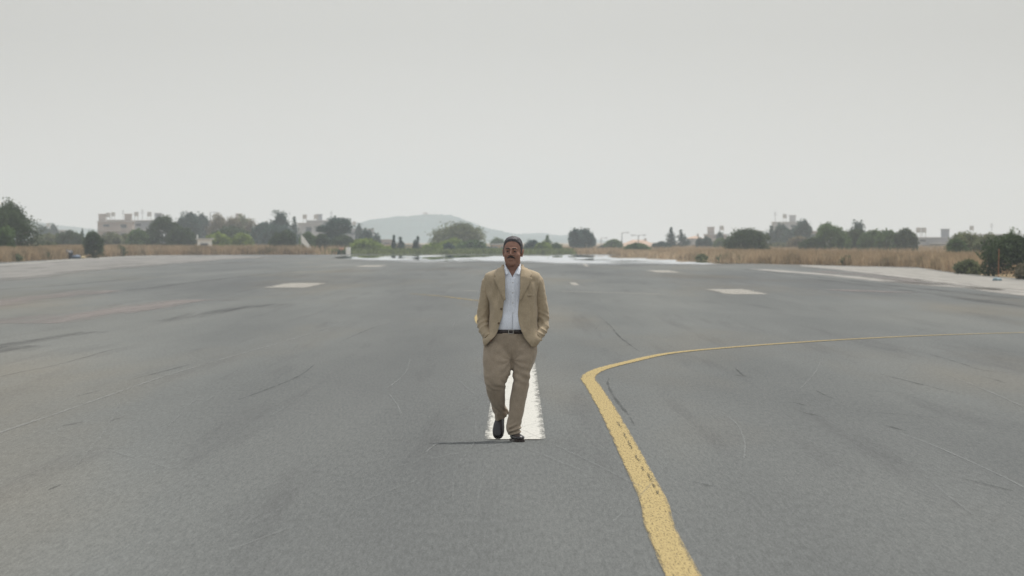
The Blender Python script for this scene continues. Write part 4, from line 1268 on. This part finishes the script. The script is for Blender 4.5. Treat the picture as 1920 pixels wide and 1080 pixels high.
# lapels, top to bottom, lying on the jacket
lp_l = rows([(503, 934, 945.0), (511, 928, 946.5), (516, 926, 947), (519, 930.0, 947.2), (522, 925.5, 947.2), (535, 932, 947), (550, 939, 947), (563, 946, 947.5)], 26)
lp_r = rows([(503, 977.5, 988), (511, 976, 995), (516, 975.5, 997.5), (519, 975.3, 992), (522, 975.2, 998.5), (535, 975.2, 991), (550, 975, 983), (563, 974, 975)], 26)
def lap(sgn):
    def f(p):
        x = abs(p.x); return Vector((0, -.004 - .004 * math.exp(-((p.z - 1.25) / .06) ** 2), 0))
    return f
patch('lapel', lp_l, .0185, M['suit'], jk, .007, .006, lap(-1))
patch('lapel', lp_r, .0185, M['suit'], jk, .007, .006, lap(1))
# breast pocket and front buttons
patch('breast_pocket', rows([(552, 984, 1001), (555.5, 984, 1001)], 2), .0165, M['suit'], jk, .004)
for py in (579, 606):
    z = mz_(py, -.12); x = mx_(float(np.interp(py, *JL)) - 3)
    MB().ball((x, front_y(x, z, .018), z), (.010, .004, .010), 12, 6).build('button', M['button'], jk, True)
# jacket collar round the neck
m = MB(); pts = []
for k in range(17):
    th = -math.pi * .23 + (math.pi * 1.46) * k / 16
    a_ = th
    pts.append(Vector((.005 + .083 * math.cos(a_), .03 + .085 * math.sin(a_) , mz_(499) + .012 * math.sin(a_))))
m.tube(pts, [(.007, .018)] * 17, 10)
m.build('jacket_collar', M['suit'], jk, True)

# ---- belt
m = MB(); n = 72; vb, fb = [], []
zb = mz_(622, -.12)
for i, z in enumerate((zb - .017, zb + .017)):
    for k in range(n):
        p = tsurf(k * 2 * math.pi / n, .93, -.012); vb.append((p.x, p.y, z))
for k in range(n): fb.append((k, (k + 1) % n, n + (k + 1) % n, n + k))
bo = mesh_obj('belt', vb, fb, M['belt'], man, True)
md = bo.modifiers.new('solid', 'SOLIDIFY'); md.thickness = .004; md.offset = 1
bk = MB(); bx = mx_(958); by = front_y(bx, .93, -.012) - .006
for sx in (-1, 1): bk.box((bx + sx * .020, by, zb), (.005, .005, .036))
for sz in (-1, 1): bk.box((bx, by, zb + sz * .0155), (.035, .005, .005))
bk.build('buckle', M['buckle'], bo)

# ---- trousers
def leg_loft(mb, rws, n=26):
    rings_ = []
    for (py, xl, xr, cy, b, tilt) in rws:
        z = mz_(py, cy); cx = (mx_(xl) + mx_(xr)) / 2 * (MY + cy) / MY; a = (xr - xl) / 440.0
        rr = []
        for k in range(n):
            t = k * 2 * math.pi / n; c, s = math.cos(t), math.sin(t)
            x = a * math.copysign(abs(c) ** .88, c)
            rr.append(Vector((cx + x, cy + b * math.copysign(abs(s) ** .88, s), z + tilt * c)))
        rings_.append(rr)
    mb.rings(rings_)
tr = MB()
leg_loft(tr, [(632, 922, 962, .01, .10, 0), (645, 906, 961, .01, .12, 0), (662, 905.5, 961, .0, .125, 0), (680, 905, 961, -.02, .12, 0), (694, 905.5, 960, -.035, .112, 0), (706, 906, 955, -.05, .10, 0),
              (721, 909.5, 947.5, -.05, .088, 0), (739, 913.5, 946, .0, .083, 0), (758, 920, 948, .06, .08, 0), (770, 925, 951, .11, .078, .01), (779, 928, 953, .14, .078, .02), (786, 929.5, 951, .16, .075, .03)])
leg_loft(tr, [(632, 958, 996, .01, .10, 0), (645, 959, 1007, .01, .12, 0), (662, 960, 1007, .0, .125, 0), (680, 960.5, 1002, -.01, .12, 0), (694, 961, 996.5, -.02, .108, 0), (716, 961.5, 992.5, -.03, .092, 0),
              (741, 957.5, 988.5, -.025, .083, 0), (769, 955, 983.5, -.01, .078, 0), (786, 951.8, 979.5, 0, .077, 0), (797, 949.5, 977.5, 0, .080, 0), (806, 948.8, 977.5, 0, .084, 0), (816, 953, 977, .0, .078, 0)])
hip = []
for z, a, b in ((.66, .04, .06), (.70, .10, .095), (.76, .17, .12), (.82, .205, .130), (.88, .205, .138), (.932, .200, .140)):
    hip.append(torso_ring(z, a, b, mx_(958), .01, 40, 2.3))
tr.rings(hip)
def tdisp(p, n_):
    k = noise.noise(Vector((p.x * 16, p.y * 10, p.z * 6))) * .008 + noise.noise(Vector((p.x * 30, p.y * 25, p.z * 18))) * .003
    # front seam dip, radiating crotch folds, knee and hem folds
    fx = p.x - mx_(959)
    if p.y < 0 and p.z > .56:
        k -= .016 * math.exp(-(fx / .010) ** 2) * math.exp(-((p.z - .66) / .09) ** 2)
        r = math.hypot(fx, p.z - .70); a_ = math.atan2(p.z - .70, abs(fx) + 1e-4)
        k += .0045 * math.sin(a_ * 9 + 1.2 + 3 * noise.noise(p * 9)) * math.exp(-((r - .09) / .06) ** 2)
    if p.x < mx_(954):
        k += .004 * math.sin(p.z * 90 + p.x * 60 + 4 * noise.noise(p * 11)) * math.exp(-((p.z - .48) / .05) ** 2)
        k += .006 * math.sin(p.z * 100 + p.x * 120 + 3 * noise.noise(p * 14)) * math.exp(-((p.z - .25) / .05) ** 2)
    else:
        k += .009 * math.sin(p.z * 150 - p.x * 60 + 2 * noise.noise(p * 12)) * math.exp(-((p.z - .10) / .045) ** 2)
        k += .005 * math.sin(p.z * 80 + p.x * 50) * math.exp(-((p.z - .55) / .06) ** 2)
    # pressed crease down the front
    return n_ * k
trs = remeshed('trousers', tr, M['trouser'], man, .0065, 5, .5, tdisp)
# fly seam
sm = MB(); pts = [Vector((mx_(959.5), front_y(mx_(959), .90, -.012) - .003, .905)), Vector((mx_(959.5), -.133, .84)), Vector((mx_(959), -.130, .78)), Vector((mx_(959), -.120, .72))]

# ---- shoes
def shoe(loc, pitch, yaw, mirror):
    W = [(0, .030, .055), (.04, .034, .064), (.12, .033, .066), (.25, .030, .062), (.42, .036, .055), (.58, .044, .047), (.75, .047, .040), (.88, .042, .034), (.96, .030, .028), (1.0, .014, .020)]
    L_ = .285; rings_ = []; n = 20
    for t, w2, hh in W:
        rr = []
        for k in range(n):
            a = k * 2 * math.pi / n; c, s = math.cos(a), math.sin(a)
            z = hh * .42 + (hh * .58 * s if s > 0 else hh * .40 * max(s, -.75) * 1.3)
            rr.append(Vector((w2 * c + mirror * .012 * math.sin(t * 2.4), -t * L_ + .075, z + .012)))
        rings_.append(rr)
    up = MB().rings(rings_)
    sole = MB(); top, bot = [], []
    pl = [(w2 * 1.05, t) for t, w2, _ in W]
    out_l = [Vector((-w2 + mirror * .012 * math.sin(t * 2.4), -t * L_ * 1.01 + .076, 0)) for w2, t in pl]
    out_r = [Vector((w2 + mirror * .012 * math.sin(t * 2.4), -t * L_ * 1.01 + .076, 0)) for w2, t in pl][::-1]
    o_ = out_l + out_r; n2 = len(o_)
    v = [p + Vector((0, 0, -.008)) for p in o_] + [p + Vector((0, 0, .014)) for p in o_]
    sole.add(v, [tuple(range(n2))[::-1], tuple(range(n2, 2 * n2))] + [(i, (i + 1) % n2, n2 + (i + 1) % n2, n2 + i) for i in range(n2)])
    Mx = Matrix.Translation(loc) @ Matrix.Rotation(yaw, 4, 'Z') @ Matrix.Rotation(pitch, 4, 'X') @ Matrix.Translation((0, 0, .010))
    for q in (up, sole): q.v = [tuple(Mx @ Vector(p)) for p in q.v]
    o = up.build('shoe', M['leather'], man, True)
    sole.build('sole', M['belt'], o)
    return o
shoe(Vector((mx_(965.5), .02, .0)), 0, R(10), 1)
# trailing foot, toe down, heel lifted
shoe(Vector((mx_(940.5), .20, .185)), R(52), R(-10), -1)
# ankle socks
for s, a, b in ((1, (mx_(965), .03, .13), (mx_(966), .01, .06)), (-1, (mx_(940), .16, .27), (mx_(940), .19, .21))):
    MB().capsule(a, b, .036, .034).build('sock', M['belt'], man, True)

# ------------------------------------------------------------------ haze (closed box of air)
hz = MB().box((0, 3500, 39.0), (2000, 7400, 81))
hm_ = bpy.data.materials.new('haze'); hm_.use_nodes = True; t = hm_.node_tree; t.nodes.clear()
o = t.nodes.new('ShaderNodeOutputMaterial'); pv = t.nodes.new('ShaderNodeVolumePrincipled')
pv.inputs['Color'].default_value = (.885, .945, 1.0, 1); pv.inputs['Density'].default_value = .00020
t.links.new(pv.outputs[0], o.inputs['Volume'])
ho = hz.build('haze', hm_); ho['kind'] = 'stuff'
